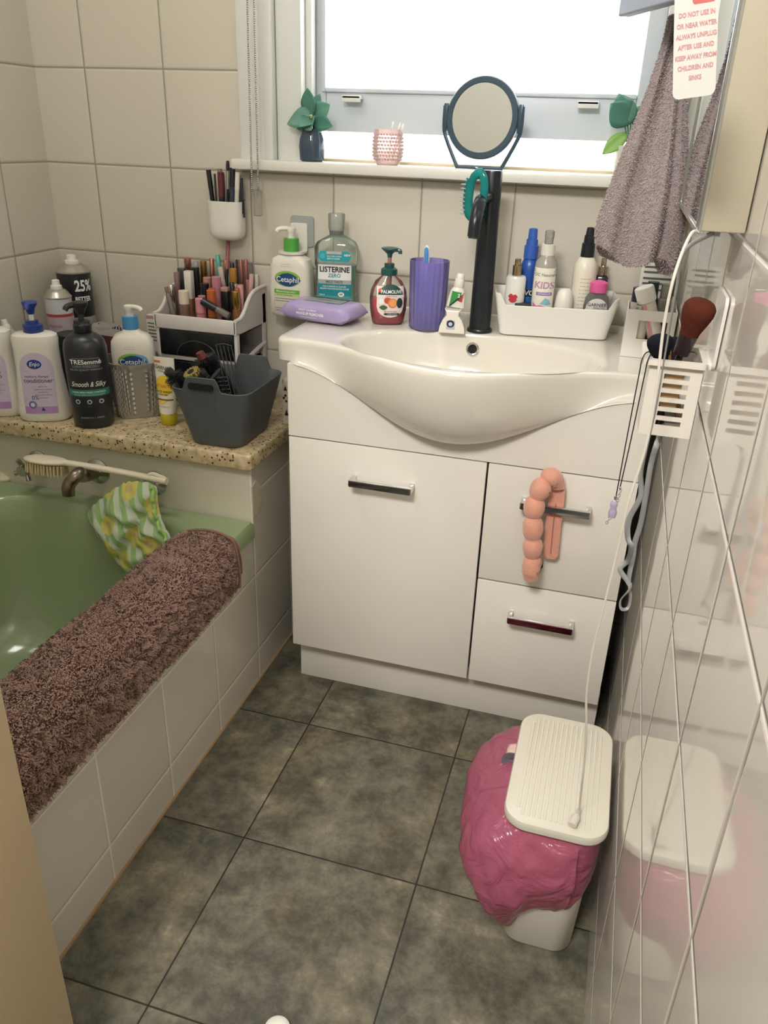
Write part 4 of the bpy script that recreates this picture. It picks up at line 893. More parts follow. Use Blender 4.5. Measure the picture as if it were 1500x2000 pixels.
# cosmetics standing in its top tray: place each by its row and its distance along the tray
ax = Vector((cos(OR), sin(OR), 0)); ay = Vector((-sin(OR), cos(OR), 0))
TZ0 = S0+.1865
USED = []
def cosm(px, py, row, w, style, c1, c2, label, name='lipstick', cat='lipstick', lean=0., leany=0., n=2., split=.5):
    pt = OC+ay*row; top = atp(px, py, pt, ay); u = (top-OC).dot(ax); h = max(.03, top.z-TZ0)
    u = max(-hw+.012, min(hw-.014, u))
    base = OC+ax*u+ay*row; base.z = TZ0
    if lean: base -= ax*(h*math.tan(lean))
    t = T(name, label, cat, base, OR, leany, lean, 'cosmetics standing in the organiser tray')
    r = w/2
    m1 = c1 if not isinstance(c1, str) else M(c1, .3, coat=.2); m2 = c2 if not isinstance(c2, str) else M(c2, .3, coat=.2)
    sp = h*split
    if n == 2.: f = lambda z0, z1, r_, e=.001: lathe([(z0, r_*.9), (z0+e, r_), (z1-e, r_), (z1, r_*.88)], 22)
    else: f = lambda z0, z1, r_, e=.001: body([(z0, r_*.95, r_*.95), (z0+e, r_, r_), (z1-e, r_, r_), (z1, r_*.95, r_*.95)], n, 28)
    if style == 'tube': O('case', f(0, sp, r*.94), m2, t); O('cap', f(sp, h, r), m1, t)
    elif style == 'gloss': O('bottle', f(0, sp, r), m2, t); O('cap', f(sp, h, r*.72), m1, t)
    elif style == 'jar': O('jar', f(0, sp, r*1.0), m2, t); O('lid', f(sp, h, r), m1, t)
    elif style == 'stick': O('case', f(0, h, r), m1, t)
    return t
rose = M('#b9806f', .22, .8); rosem = M('#a8706a', .3, .5); clr = thin('#e6e2dc', .6, .08, bodyh='#cfc9c2'); goldm = M('#b08e58', .25, .85); shiny = M('#c8c8c4', .12, 1.)
C = cosm
r0, r1, r2, r3, r4 = .064, .038, .012, -.018, -.052
C(333, 504, r0, .012, 'gloss', '#1c1d22', clr, 'black capped gloss with a pale tip at the back left of the tray', 'lip_gloss', 'lip gloss', -.1)
C(348, 504, r0, .0125, 'tube', '#5a6c7c', '#4a5866', 'slate blue capped tube at the back left of the organiser tray', 'makeup_tube', 'makeup tube', -.06)
C(366, 504, r0, .0165, 'tube', rose, '#a06a58', 'round copper rose topped lipstick in the back row')
C(382, 510, r0, .0135, 'tube', '#a5a7aa', '#8f9194', 'silver grey capped lipstick in the back row')
C(397, 509, r0, .016, 'tube', goldm, '#5a4632', 'gold and brown striped lipstick in the back row')
C(413, 505, r0, .0115, 'tube', rose, '#9a6258', 'slim rose copper lipstick beside the teal spatula')
C(425, 498, r0, .0105, 'stick', '#58b0a2', '#58b0a2', 'teal rounded spatula rising from the back row', 'spatula', 'spatula', -.05)
C(440, 508, r0, .0095, 'tube', goldm, '#4a3a2c', 'thin gold tube beside the black leaning pencil', 'mascara', 'mascara')
C(453, 514, r0, .011, 'tube', '#17181c', '#202126', 'matt black tube behind the mustard cap', 'mascara', 'mascara')
C(462, 507, r0, .0055, 'stick', '#35323a', '#35323a', 'thin dark pencil between black tube and rose lipsticks', 'eye_pencil', 'eye pencil')
C(470, 507, r0, .0105, 'tube', rosem, '#8a5a56', 'tall rose metal lipstick, left one of the rose pair')
C(480, 507, r0, .0095, 'tube', rosem, '#9a6660', 'tall rose metal lipstick, right one of the rose pair')
C(490, 513, r0, .008, 'stick', '#6a6468', '#6a6468', 'grey pencil at the back right end of the tray', 'eye_pencil', 'eye pencil')
C(319, 520, r1, .0185, 'tube', '#46494c', '#3a3c40', 'tall charcoal square tube at the left of the tray', 'makeup_tube', 'makeup tube', -.05, 0, 6)
C(354, 527, r1, .015, 'tube', '#4c2228', '#3a1a20', 'maroon capped lipstick behind the white square cap')
C(381, 522, r1, .015, 'tube', '#1d2024', '#16181b', 'black square lipstick with a slanted top behind the white cap', n=6)
C(430, 520, r1, .012, 'tube', '#c4b8ae', shiny, 'shimmery silver tube slanting behind the pink stick', 'highlighter', 'highlighter', -.13)
C(455, 524, r1, .0165, 'jar', '#c08a38', '#e6dfd0', 'white tube with a mustard yellow cap', 'foundation', 'foundation', 0, 0, 2., .72)
C(487, 547, r1+.004, .017, 'stick', '#b5807a', '#b5807a', 'dusty pink tube with a hollow top at the right', 'makeup_tube', 'makeup tube')
C(506, 536, r1, .0145, 'gloss', '#d0aaa2', '#c08880', 'pale pink clear topped gloss leaning at the right end', 'lip_gloss', 'lip gloss', .12)
t = cosm(502, 536, r0+.002, .008, 'stick', '#dcd6c8', '#dcd6c8', 'flat white card strip at the right end of the tray', 'card_strip', 'card', .05, 0, 6)
C(343, 531, r2, .0135, 'tube', '#8f6f6c', '#7a5c5a', 'mauve capped tube in front of the maroon lipstick', 'makeup_tube', 'makeup tube')
C(368, 529, r2, .0185, 'tube', '#ece6dc', '#8a5a40', 'brown bottle with a tall white square cap', 'concealer', 'concealer', 0, 0, 6, .45)
C(400, 553, r2, .0185, 'jar', '#1b1f22', '#2a2c30', 'small black flat topped jar in the middle of the tray', 'cream_jar', 'jar')
C(422, 540, r2, .0215, 'stick', '#c98590', '#c98590', 'fat dusty pink stick in the middle of the tray', 'blush_stick', 'blush stick', 0, 0, 2.)
C(404, 541, r2+.022, .019, 'stick', '#c99484', '#c99484', 'peach capped stick behind the fat pink stick', 'blush_stick', 'blush stick')
C(440, 561, r2, .0185, 'jar', '#c79a8a', '#1b1d22', 'peach topped black square compact', 'compact', 'compact', 0, 0, 6, .9)
C(452, 551, r2-.004, .012, 'tube', '#1d1e23', '#26272c', 'leaning black mascara in the middle of the tray', 'mascara', 'mascara', -.12)
C(469, 556, r2, .015, 'jar', '#cf8d92', '#a86a70', 'pink flat capped jar beside the dusty pink tube', 'cream_jar', 'jar')
C(331, 555, r3, .0135, 'tube', shiny, '#b8b8b4', 'shiny chrome capped lipstick at the front left')
C(463, 563, r3, .0115, 'tube', '#b0603a', '#8a4a2c', 'small orange capped lipstick behind the amber bottle')
C(479, 566, r3, .0085, 'gloss', '#d8a29a', '#cf958c', 'slim pale pink lip gloss at the front right', 'lip_gloss', 'lip gloss')
C(413, 563, r3, .0165, 'tube', '#b85a34', '#a0502e', 'orange lipstick behind the orange to gold tube')
C(394, 577, r3, .017, 'stick', '#cf8e98', '#cf8e98', 'pink stick half hidden behind the front pink stick', 'blush_stick', 'blush stick')
C(301, 556, r4+.012, .0125, 'gloss', '#8a6a58', clr, 'clear gloss tube with a brown tip leaning out at the left', 'lip_gloss', 'lip gloss', -.22, 0, 2., .82)
C(358, 567, r4, .023, 'jar', '#e8d8c8', thin('#c9a898', .3, .1, bodyh='#c4a294'), 'clear foundation bottle with a cream round cap at the front', 'foundation', 'foundation', 0, 0, 2., .62)
C(391, 582, r4, .0235, 'tube', '#d98f9c', '#cc8491', 'bright pink capped stick at the front of the tray', 'blush_stick', 'blush stick')
C(412, 566, r4+.004, .02, 'tube', '#bf6430', goldm, 'orange to gold lipstick at the front centre', split=.3)
C(466, 569, r4+.002, .0165, 'jar', GOLD, '#8a5a34', 'amber bottle with a gold cap at the front right', 'nail_polish', 'nail polish', 0, 0, 2., .55)
C(481, 581, r4+.006, .014, 'stick', '#cf8f8c', '#cf8f8c', 'short pink stick at the front right corner', 'blush_stick', 'blush stick')
C(458, 577, r4+.016, .0125, 'tube', '#17191d', '#202226', 'short black tilted tube beside the amber bottle', 'mascara', 'mascara', .12)
# a black capped gloss lying across the front
a_ = atp(395, 588, OC+ay*(r4-.014), ay); b_ = atp(447, 617, OC+ay*(r4-.014), ay)
t = T('lip_gloss', 'black capped clear gloss lying slanted across the front of the tray', 'lip gloss', b_); v = a_-b_
O('bottle', tube([Vector((0, 0, 0)), v*.45], .0078, 16, None, 0), clr, t); O('cap', tube([v*.45, v], .0085, 16, None, 0), M('#1b1d22', .3), t)
# lip pencil leaning on the wall under the pen holder
b_ = OC+ay*.07+ax*.098; top = at(446, 462, y=-.007); t = T('lip_pencil', 'pink and black lip pencil rising from the organiser to the wall holder', 'lip pencil', (top.x+.006, -.06, TZ0)); v = top-Vector((top.x+.006, -.06, TZ0))
O('barrel', tube([Vector((0, 0, 0)), v*.62], .0038, 12, None, 0), M('#1b1c20', .35), t); O('cap', tube([v*.62, v], .0044, 12, None, 0), M('#a86068', .35), t)
# ================================================================ ON THE WALLS AND THE WINDOW SILL
WZS = 1.1268
# wall pen holder
t = T('pen_holder', 'white rounded pen holder stuck to the wall tiles left of the window', 'pen holder', (-.2855, -.002, .953))
hold = M('#ebe7de', .3)
rings = []
for z, k in ((0, .55), (.004, .8), (.012, .95), (.024, 1), (.05, 1), (.084, 1.02)): rings.append([(x, y-.026, z) for x, y, z_ in sring(.041*k, .0245*k, 0, 3.2, 40)])
for z, k in ((.084, .95), (.05, .94), (.02, .93)): rings.append([(x, y-.026, z) for x, y, z_ in sring(.041*k, .0245*k*.96, 0, 3.2, 40)])
O('holder', loft(rings), hold, t)
def pencil(x, dy, ht, tx, r, c1, c2=None, lb='', name='makeup_pencil', split=.7, tip=None):
    b = Vector((-.2855+x, -.028+dy, .975)); t = T(name, lb, 'makeup pencil' if 'pencil' in name else name.replace('_', ' '), b, group='pencils in the wall pen holder'); v = Vector((tx, 0, ht))
    O('barrel', tube([v*0, v*split], r, 10, None, 0), M(c1, .35), t)
    if name == 'makeup_brush':
        O('ferrule', tube([v*split, v*.86], r*.8, 10, None, 0), SILVER, t); O('bristles', tube([v*.86, v*.93, v], lambda q: r*(.9+.4*sin(pi*min(q, .9))), 10, None, 3), M('#3a2426', .6), t)
    else: O('cap', tube([v*split, v*1.], r*1.08, 10, None, 0), M(c2 or c1, .35), t)
pencil(-.031, .004, .125, -.012, .0052, '#16171c', None, 'thick black pencil leaning left in the wall pen holder')
pencil(-.021, -.006, .118, -.002, .0022, '#2a2628', '#3a3234', 'thin dark pencil with a curled end near the left of the wall pen holder')
pencil(-.016, .01, .128, -.002, .005, '#1b1c20', '#8a8478', 'grey capped pencil at the back left of the wall pen holder')
pencil(-.009, -.004, .122, .0, .0068, '#22232a', '#6a2a34', 'fat dark crayon with a maroon cap in the wall pen holder', split=.58)
pencil(-.001, .008, .125, -.003, .0035, '#d8d6d0', '#c8c6c2', 'thin white pencil in the wall pen holder')
pencil(.004, -.008, .146, .008, .0032, '#17181d', None, 'tall thin makeup brush with a dark head in the wall pen holder', 'makeup_brush', .6)
pencil(.01, .006, .112, .001, .0052, '#3a4654', '#a4a8aa', 'short slate pencil with a grey cap in the wall pen holder')
pencil(.0145, -.006, .132, .007, .006, '#3a3f4a', '#24262c', 'tall slate grey pencil right of the brush in the wall pen holder')
pencil(.022, .006, .118, .008, .005, '#a5836a', '#8a6a58', 'tan pencil behind the white printed one in the wall pen holder')
pencil(.024, -.008, .124, .011, .0052, '#d9d2c4', '#e6ded0', 'white pencil with printed letters in the wall pen holder')
t = T('eye_pencil', 'flat dark blue black pencil hooked over the right rim of the wall pen holder', 'makeup pencil', (-.2855+.0375, -.03, 1.012)); O('body', B(-.005, .005, -.004, .004, .0, .075, .001), M('#222833', .35), t); O('clip', B(.0052, .0075, -.003, .003, -.008, .03, .0005), M('#1c2029', .35), t)

# grey adhesive hook and the lotion bottle hanging in it
t = T('bottle_hook', 'white bottle hook on a grey adhesive plate under the window sill', 'wall hook', (-.112, -.0015, .98))
bm = loft([[(x, 0, z) for x, z, _ in rrect(-.028, .028, -.033, .033, .007, 0, 5)], [(x, -.003, z) for x, z, _ in rrect(-.028, .028, -.033, .033, .007, 0, 5)]]); O('plate', bm, M('#a3a8a4', .4), t)
bm = loft([[(x-.006, -.003, z) for x, z, _ in rrect(-.02, .02, -.044, .018, .004, 0, 4)], [(x-.006, -.007, z) for x, z, _ in rrect(-.02, .02, -.044, .018, .004, 0, 4)]]); box(bm, -.026, .014, -.03, -.006, -.0465, -.042, .0015)
O('bracket', bm, hold, t)
rg = []
for r_, z in ((.0185, -.0445), (.03, -.0445), (.03, -.039), (.0185, -.039)): rg.append([(x-.01, y-.042, z) for x, y, _ in sring(r_, r_*.86, 0, 2, 36)])
rg.append(rg[0]); O('ring', loft(rg, False, False), hold, t)
t = T('lotion_bottle', 'white lotion bottle with a green collar hanging from the wall hook', 'lotion bottle', (-.122, -.044, .7985))
secs = [(0, .044, .02), (.005, .049, .024), (.05, .0505, .025), (.11, .048, .025), (.126, .043, .024), (.134, .028, .02), (.137, .0165, .0165), (.142, .0165, .0165)]
lotion(t, secs, '#55a845', .083, -1)
mp = front(secs, 3.6, .0006); patch('green_band', mp, t, M('#72b04a', .35), -.034, .028, .052, .061); patch('lime_band', mp, t, M('#c8d88c', .35), -.034, .028, .046, .052); text('Moisturising Lotion', front(secs, 3.6, .0012), t, INKW, .006, -.005, .0565, .008); text('For dry, sensitive skin', front(secs, 3.6, .0012), t, INK, .0042, -.008, .049)
for i, wd_ in enumerate((.05, .034, 0, 0, .045, .022)):
    if wd_: patch('print_line', mp, t, M('#6a675e', .4), -.032, -.032+wd_, .040-.0055*i, .0412-.0055*i, nz=1)
for u in (-.0345, .0285): patch('frame_line', mp, t, M('#9a9a8c', .4), u, u+.0005, .006, .046, nu=2)

# beaded blind chain
t = T('blind_chain', 'silver beaded blind chain hanging as a loop in front of the window frame', 'blind chain', (-.196, -.056, 0))
bm = bmesh.new(); V = []; F = []
ico = bmesh.new(); bmesh.ops.create_icosphere(ico, subdivisions=1, radius=.0025); iv = [v.co.copy() for v in ico.verts]; ifc = [[v.index for v in f.verts] for f in ico.faces]; ico.free()
pts = []
n_ = 150
for i in range(n_): pts.append((-.0125+.0085*(1-i/n_), 0, 1.66-(1.66-1.06)*i/n_))
for i in range(14): a = pi+pi*i/14; pts.append((-.0006+.0034*cos(a), 0, 1.058+.006*sin(a)))
for i in range(n_): pts.append((.0032+.0075*(i/n_), -.001, 1.06+(1.66-1.06)*i/n_))
for q in pts:
    k = len(V); V += [v+Vector(q) for v in iv]; F += [[k+a for a in f] for f in ifc]
O('beads', (V, [], F), M('#b9b9b6', .25, .9), t)
O('tensioner', B(-.009, .01, -.006, .006, 1.012, 1.066, .002), thin('#eceae2', .75, .06), t)

# ---- plants, candle, mirror on the sill
def leaf(bm, base, d, L_, w, droop, twist=0., nseg=8):
    d = Vector(d).normalized(); up = Vector((0, 0, 1)); s = d.cross(Vector((0, -1, .25))).normalized(); n = s.cross(d).normalized(); s = (s*cos(twist)+n*sin(twist)).normalized(); n = s.cross(d)
    rows = []
    for i in range(nseg+1):
        q = i/nseg; c = Vector(base)+d*(L_*q)+Vector((0, 0, -droop*q*q))
        wd_ = w*max(.02, sin(pi*min(1, q*.94+.06))**.8*(1 if q < .55 else 1-.35*(q-.55)))
        rows.append([bm.verts.new(c+s*wd_*e-n*(abs(e)*wd_*-.25)) for e in (-1, -.5, 0, .5, 1)])
    for a, b in zip(rows[:-1], rows[1:]):
        for j in range(4): bm.faces.new((a[j], a[j+1], b[j+1], b[j]))
def leafmat(h):
    k = ('leaf', h)
    if k in MC: return MC[k]
    mt, nt, N, L = newmat('leaf'); o = N.new('ShaderNodeOutputMaterial'); a = N.new('ShaderNodeBsdfPrincipled'); a.inputs['Base Color'].default_value = lin(h); a.inputs['Roughness'].default_value = .4
    b = N.new('ShaderNodeBsdfTranslucent'); b.inputs[0].default_value = lin(h); m = N.new('ShaderNodeMixShader'); m.inputs[0].default_value = .35; L.new(a.outputs[0], m.inputs[1]); L.new(b.outputs[0], m.inputs[2]); L.new(m.outputs[0], o.inputs[0]); MC[k] = mt; return mt
lg = leafmat('#76ac98'); lg2 = leafmat('#609a88'); ly = leafmat('#9cc86a')  # first two greens paled towards blue: window haze put into the colour
def leaves(t, lst, c):
    for (b, d, L_, w, dr, tw, col) in lst:
        bm = bmesh.new(); leaf(bm, b, d, L_*1.08, w*1.05, dr, (tw-.6)*.7); o = O('leaf', bm, col, t, smooth='all'); s = o.modifiers.new('s', 'SOLIDIFY'); s.thickness = .0008
t = T('potted_plant', 'small green leafed plant in a dark blue glass jar on the left of the sill', 'plant', (-.083, -.014, WZS))
O('jar', lathe([(0, .022), (.003, .026), (.03, .028), (.045, .026), (.055, .022), (.061, .0225), (.064, .0235), (.064, .021), (.055, .0195), (.04, .023), (.005, .022)], 32), thin('#a9bccb', .35, .05, bodyh='#6d8496'), t)
O('filling', lathe([(.004, .021), (.04, .0225), (.05, .0185)], 24), M('#4a5a68', .6), t)
bm = bmesh.new()
for a in range(5): tube([(0, 0, .03), (.004*cos(a), .004*sin(a), .06), (.006*cos(a*1.3), .006*sin(a*1.3), .085)], .0016, 6, bm, 4)
O('stem', bm, lg2, t)
leaves(t, [((0, 0, .085), (-.75, -.2, .12), .05, .02, .022, .5, lg), ((0, 0, .088), (-.15, -.05, 1), .05, .02, .0, 1.2, lg2), ((0, 0, .085), (.8, -.1, .6), .05, .019, .006, .4, lg), ((0, 0, .08), (.9, -.35, -.1), .055, .017, .004, .5, lg2), ((0, -.004, .082), (-.35, -.9, -.15), .034, .017, .01, .2, lg), ((0, -.004, .08), (.35, -.9, -.25), .034, .016, .01, .2, lg), ((0, 0, .09), (.3, .3, .9), .042, .015, .0, .9, lg2), ((0, -.003, .08), (-.9, .1, -.3), .034, .015, .006, .3, lg)], lg)
O('flower', lathe([(.084, .003), (.089, .006), (.092, .0015)], 10), M('#d9dcae', .5), t)
t = T('potted_plant', 'green plant half hidden behind the hanging hand towel on the sill', 'plant', (.578, -.008, WZS))
O('pot', lathe([(0, .02), (.004, .024), (.05, .027), (.054, .025), (.05, .022), (.02, .021)], 28), M('#c9c4ba', .4), t); bm = bmesh.new()
for a in range(4): tube([(0, 0, .04), (-.003*a, -.004, .07), (-.006*a, -.006, .095)], .0016, 6, bm, 4)
O('stem', bm, lg2, t)
leaves(t, [((-.006, -.006, .095), (-.75, -.3, .55), .05, .026, .0, .9, lg2), ((-.01, -.006, .09), (-.45, -.15, .95), .055, .024, .0, 1.0, lg), ((-.01, -.006, .075), (-.75, -.2, -.7), .052, .014, .0, .7, ly), ((0, 0, .09), (.6, -.1, .7), .05, .02, .01, .5, lg), ((0, -.005, .08), (.2, -.9, .1), .03, .016, .01, .2, lg2)], lg)
t = T('candle_jar', 'pink hobnail glass jar of cotton buds in the middle of the sill', 'glass jar', (.0875, -.013, WZS))
pk = thin('#fdf2f0', .45, .08, bodyh='#ffe4e0')
prof = [(0, .022), (.003, .0255), (.015, .0305), (.03, .032), (.05, .0315), (.062, .029), (.068, .0285)]
O('jar', lathe(prof, 40, cap1=False), pk, t)
V = []; F = []
for i in range(8):
    z = .011+.0068*i; r_ = kz([(a, b, b) for a, b in prof], z)[0]
    for j in range(30):
        a = 2*pi*(j+.5*(i % 2))/30; k = len(V); V += [v*.95+Vector((r_*cos(a), r_*sin(a), z)) for v in iv]; F += [[k+b for b in f] for f in ifc]
O('hobnails', (V, [], F), pk, t)
for i, (x, y, a) in enumerate(((.009, -.012, .10), (.016, -.004, .22), (.013, .006, .3))):
    t2 = T('cotton_bud', 'white cotton bud sticking out of the pink hobnail jar', 'cotton bud', (.0875+x*.6, -.013+y, WZS+.006), 0, 0, a, 'cotton buds in the pink jar'); O('stick', cyl(bmesh.new(), (0, 0, 0), (0, 0, .066), .0011, seg=8), WHITE, t2); O('bud', body([(.06, .001, .001), (.064, .0026, .0026), (.07, .003, .003), (.076, .0018, .0018), (.0775, .0005, .0005)], 2, 12), M('#f4f2ec', .9), t2)
# round mirror
t = T('round_mirror', 'round tilting makeup mirror on a bent wire stand in the middle of the sill', 'mirror', (.2845, -.018, WZS), radians(-10))
fr = M('#3f5362', .3, .2)
zc = .094
h = bpy.data.objects.new('mirror_head', None); COL.objects.link(h); h.parent = t; h.location = (0, 0, zc); h.rotation_euler = (radians(90-4), 0, 0)
def headobj(name, prof, mat, seg=56):
    bm = lathe(prof, seg); bmesh.ops.rotate(bm, verts=bm.verts, matrix=Matrix.Rotation(radians(86), 3, 'X')); bmesh.ops.translate(bm, verts=bm.verts, vec=(0, 0, zc)); return O(name, bm, mat, t)
bpy.data.objects.remove(h)
headobj('frame', [(-.006, .064), (-.006, .074), (-.004, .0758), (.004, .0758), (.006, .074), (.006, .0645), (.0035, .0625)], fr)
headobj('mirror_glass', [(.0033, .0632), (.0043, .0632)], M('#e8ecee', .02, 1.))
bm = bmesh.new()
P = [(-.082, 0, zc+.022), (-.0825, 0, zc-.012), (-.078, 0, zc-.035), (-.05, 0, .006), (-.046, 0, .0025), (-.03, -.0, .0022), (.03, 0, .0022), (.046, 0, .0025), (.05, 0, .006), (.078, 0, zc-.035), (.0825, 0, zc-.012), (.082, 0, zc+.022)]
tube(P, lambda q: (.0022, .004), 8, bm, 3); O('stand', bm, fr, t)
O('base_bar', tube([(0, .03, .0022), (0, .0, .0022), (0, -.022, .0022)], .0022, 8, None, 3), fr, t)
for s in (-1, 1): O('pivot', B(min(s*.0752, s*.083), max(s*.0752, s*.083), -.004, .004, zc-.026, zc+.026, .0012), fr, t)

# ---------------------------------------------------------------- mirror cabinet on the right wall
t = T('mirror_cabinet', 'shallow mirror fronted wall cabinet with a cream side at the top right', 'mirror cabinet', (0, 0, 0))
cb = M('#c4bba4', .5, bump=.1, bscale=14)
bm = B(.668, XR-.001, -.875, -.09, 1.108, 1.85, .002); O('carcass', bm, cb, t)
O('mirror_front', B(.6655, .6678, -.872, -.093, 1.111, 1.847), M('#eef0ee', .02, 1.), t, smooth=False)
bm = bmesh.new()
for y0, y1, z0, z1 in ((-.876, -.869, 1.106, 1.85), (-.098, -.089, 1.106, 1.85), (-.869, -.098, 1.106, 1.112), (-.487, -.481, 1.112, 1.85)): box(bm, .6635, .669, y0, y1, z0, z1, .001)
O('front_trim', bm, M('#c9ccc8', .2, .8), t)
# the leaf of the cabinet standing open above the hand towel
a, b = Vector((.54, -.45, 1.344)), Vector((.662, -.69, 1.344)); d = (b-a).normalized(); n = Vector((d.y, -d.x, 0)); V = []
bm = loft([[a, b, b-n*.018, a-n*.018], [p_+Vector((0, 0, .4)) for p_ in (a, b, b-n*.018, a-n*.018)]]); O('door', bm, M('#8b94a4', .4), t, smooth=False, bev=.002)

# hand towel
def pile(name, surf, n, L_, mat, parent, seed=1, wid=.0011, lay=.75, droop=.3, curl=0.):
    """short towelling loops over a surface given as a list of (point, normal)"""
    rnd = random.Random(seed); V = []; F = []
    for _ in range(n):
        p_, nn = surf(rnd); t1 = nn.orthogonal().normalized(); a = rnd.random()*6.28 if not curl else 9*noise.noise(p_*curl)+.9*rnd.random(); t2 = nn.cross(t1); s = t1*cos(a)+t2*sin(a); ln = L_*(.6+.8*rnd.random()); lean_ = (t1*cos(a+1.6)+t2*sin(a+1.6))*ln*lay+Vector((0, 0, -ln*droop)); k = len(V)
        V += [p_-s*wid, p_+s*wid, p_+nn*ln*.7+lean_*.4+s*wid*.8, p_+nn*ln*.7+lean_*.4-s*wid*.8, p_+nn*ln*.75+lean_+s*wid*.4, p_+nn*ln*.75+lean_-s*wid*.4]
        F += [(k, k+1, k+2, k+3), (k+3, k+2, k+4, k+5)]
    o = O(name, (V, [], F), mat, parent); o['kind'] = 'stuff'; return o
def meshsurf(o, axis=None):
    me = o.data; me.calc_loop_triangles(); tr = [(tuple(Vector(me.vertices[i].co) for i in t_.vertices), t_.area, Vector(t_.normal)) for t_ in me.loop_triangles]
    vol = sum(a.dot(b.cross(c)) for (a, b, c), _, _n in tr)
    if vol < 0: tr = [(x_, y_, -z_) for x_, y_, z_ in tr]
    cum = []; s = 0
    for _, a, _n in tr: s += a; cum.append(s)
    import bisect
    def f(r):
        i = min(bisect.bisect(cum, r.random()*s), len(tr)-1); (a, b, c), _, nn = tr[i]; u, v = r.random(), r.random()
        if u+v > 1: u, v = 1-u, 1-v
        p_ = a+(b-a)*u+(c-a)*v
        if axis and nn.dot(Vector((p_.x-axis[0], 0, p_.z-axis[1]))) < 0: return f(r)
        return p_, nn
    return f
tw = M('#a49694', .95, bump=.6, bscale=500)
twp = M('#b6a8a5', .95)
TY = -.47
ht = T('hanging_hand_towel', 'mauve grey hand towel hanging in folds from the open cabinet leaf', 'hand towel', (0, TY, 0))
rings = []
for i in range(41):
    q = i/40; z = 1.342-.312*q
    cx_ = .622-.008*q-.004*q*q; w_ = .014+.040*sm(0, .9, q)+.006*q; r = []
    if q > .92: w_ *= 1-.06*((q-.92)/.08)**2
    for j in range(72):
        a = 2*pi*j/72; c, s_ = cos(a), sin(a)
        rx = w_*(1+.10*sin(5*a+1.2+q*.6)+.05*sin(9*a)); ry = (.014+.014*q)*(1+.34*sin(5*a+1.2+q*.6)+.14*sin(11*a+2*q))
        hem = .024*(c*.5)*sm(.6, 1, q)+.012*sin(3*a+.5)*sm(.75, 1, q)
        r.append((cx_+rx*c, ry*s_, z-hem*1.-.02*sm(.7, 1, q)*(c < 0)*0))
    rings.append(r)
o = O('cloth', loft(rings), tw, ht)
O('hanging_loop', tube([(.622, 0, 1.332), (.622, -.04, 1.341), (.6215, -.1, 1.3455), (.621, -.137, 1.35)], lambda q: (.0035, .0015), 8, None, 5), tw, ht)
pile('terry_pile', meshsurf(o), 22000, .0022, twp, ht, 3, .0006)

# hanging care tag with red print
t = T('hanging_tag', 'white tag with red printed lines hanging at the top right in front of the cabinet', 'tag', (.6335, -1.0, 1.222), radians(4), 0, radians(-9))
bm = loft([[(x, 0, z) for x, z, _ in rrect(-.0165, .0165, 0, .082, .005, 0, 5)], [(x, -.0008, z) for x, z, _ in rrect(-.0165, .0165, 0, .082, .005, 0, 5)]]); O('card', bm, M('#d9d8d0', .5), t)
rd = M('#cf9490', .6); fb = flat(-.0009)
patch('heading', fb, t, M('#cf6a68', .6), -.003, .0145, .066, .0745, 'round')
for i in range(7): text(('DO NOT USE IN', 'OR NEAR WATER', 'ALWAYS UNPLUG', 'AFTER USE AND', 'KEEP AWAY FROM', 'CHILDREN AND', 'SINKS')[i], flat(-.0011), t, rd, .0047, .0005, .0595-.0075*i, .03, sx=.8)
bm = tube([(0, .002, .079), (.001, .004, .11), (.006, .0, .16)], .0009, 6, None, 4); O('string', bm, M('#77787c', .6), t)

# ---------------------------------------------------------------- slotted caddy on the right wall
cw = M('#e9e3d6', .3)
t = T('brush_caddy', 'white slotted plastic caddy of makeup brushes stuck on the right wall tiles', 'brush caddy', (0, 0, 0))
x0, x1, y0, y1, z0, z1 = .6435, .7, -.868, -.79, .886, .968
def slab(bm, fx0, fx1, yy0, yy1, slots):
    """front panel with rounded slots: strips between them"""
    zs = [z0]+[v for s in slots for v in s]+[z1]
    for i in range(0, len(zs), 2): box(bm, fx0, fx1, yy0, yy1, zs[i], zs[i+1])
    for a, b in slots: box(bm, fx0, fx0+.017, yy0, yy1, a, b); box(bm, fx1-.0125, fx1, yy0, yy1, a, b)
slots = [(z0+.0125+.0107*i, z0+.0125+.0107*i+.0058) for i in range(6)]
bm = bmesh.new(); slab(bm, x0, x1, y0, y0+.0022, slots)
O('front_panel', bm, cw, t, smooth=False)
bm = bmesh.new(); box(bm, x0, x0+.0022, y0+.0022, y1, z0, z1); box(bm, x1-.0022, x1, y0+.0022, y1, z0, z1); box(bm, x0+.0022, x1-.0022, y1-.0022, y1, z0, z1); box(bm, x0+.0022, x1-.0022, y0+.0022, y1-.0022, z0, z0+.0022); O('tub', bm, cw, t, smooth=False)
rg = [rrect(x0-.009, x1+.003, y0-.006, y1+.005, .006, z, 5) for z in (z1-.001, z1+.005)]+[rrect(x0+.0022, x1-.0022, y0+.0022, y1-.0022, .003, z, 5) for z in (z1+.005, z1-.001)]
rg.append(rg[0]); O('rim', loft(rg, False, False), cw, t)
bm = bmesh.new(); V = rrect(y0+.0, y1+.012, z1-.004, z1+.075, .009, 0, 5)
loft([[(XR-.0045, a, b) for a, b, _ in V], [(XR-.001, a, b) for a, b, _ in V]], bm=bm); box(bm, x1-.001, XR-.002, y0+.004, y1, z1-.003, z1+.004, .001); O('wall_plate', bm, M('#e6e3da', .25), t)
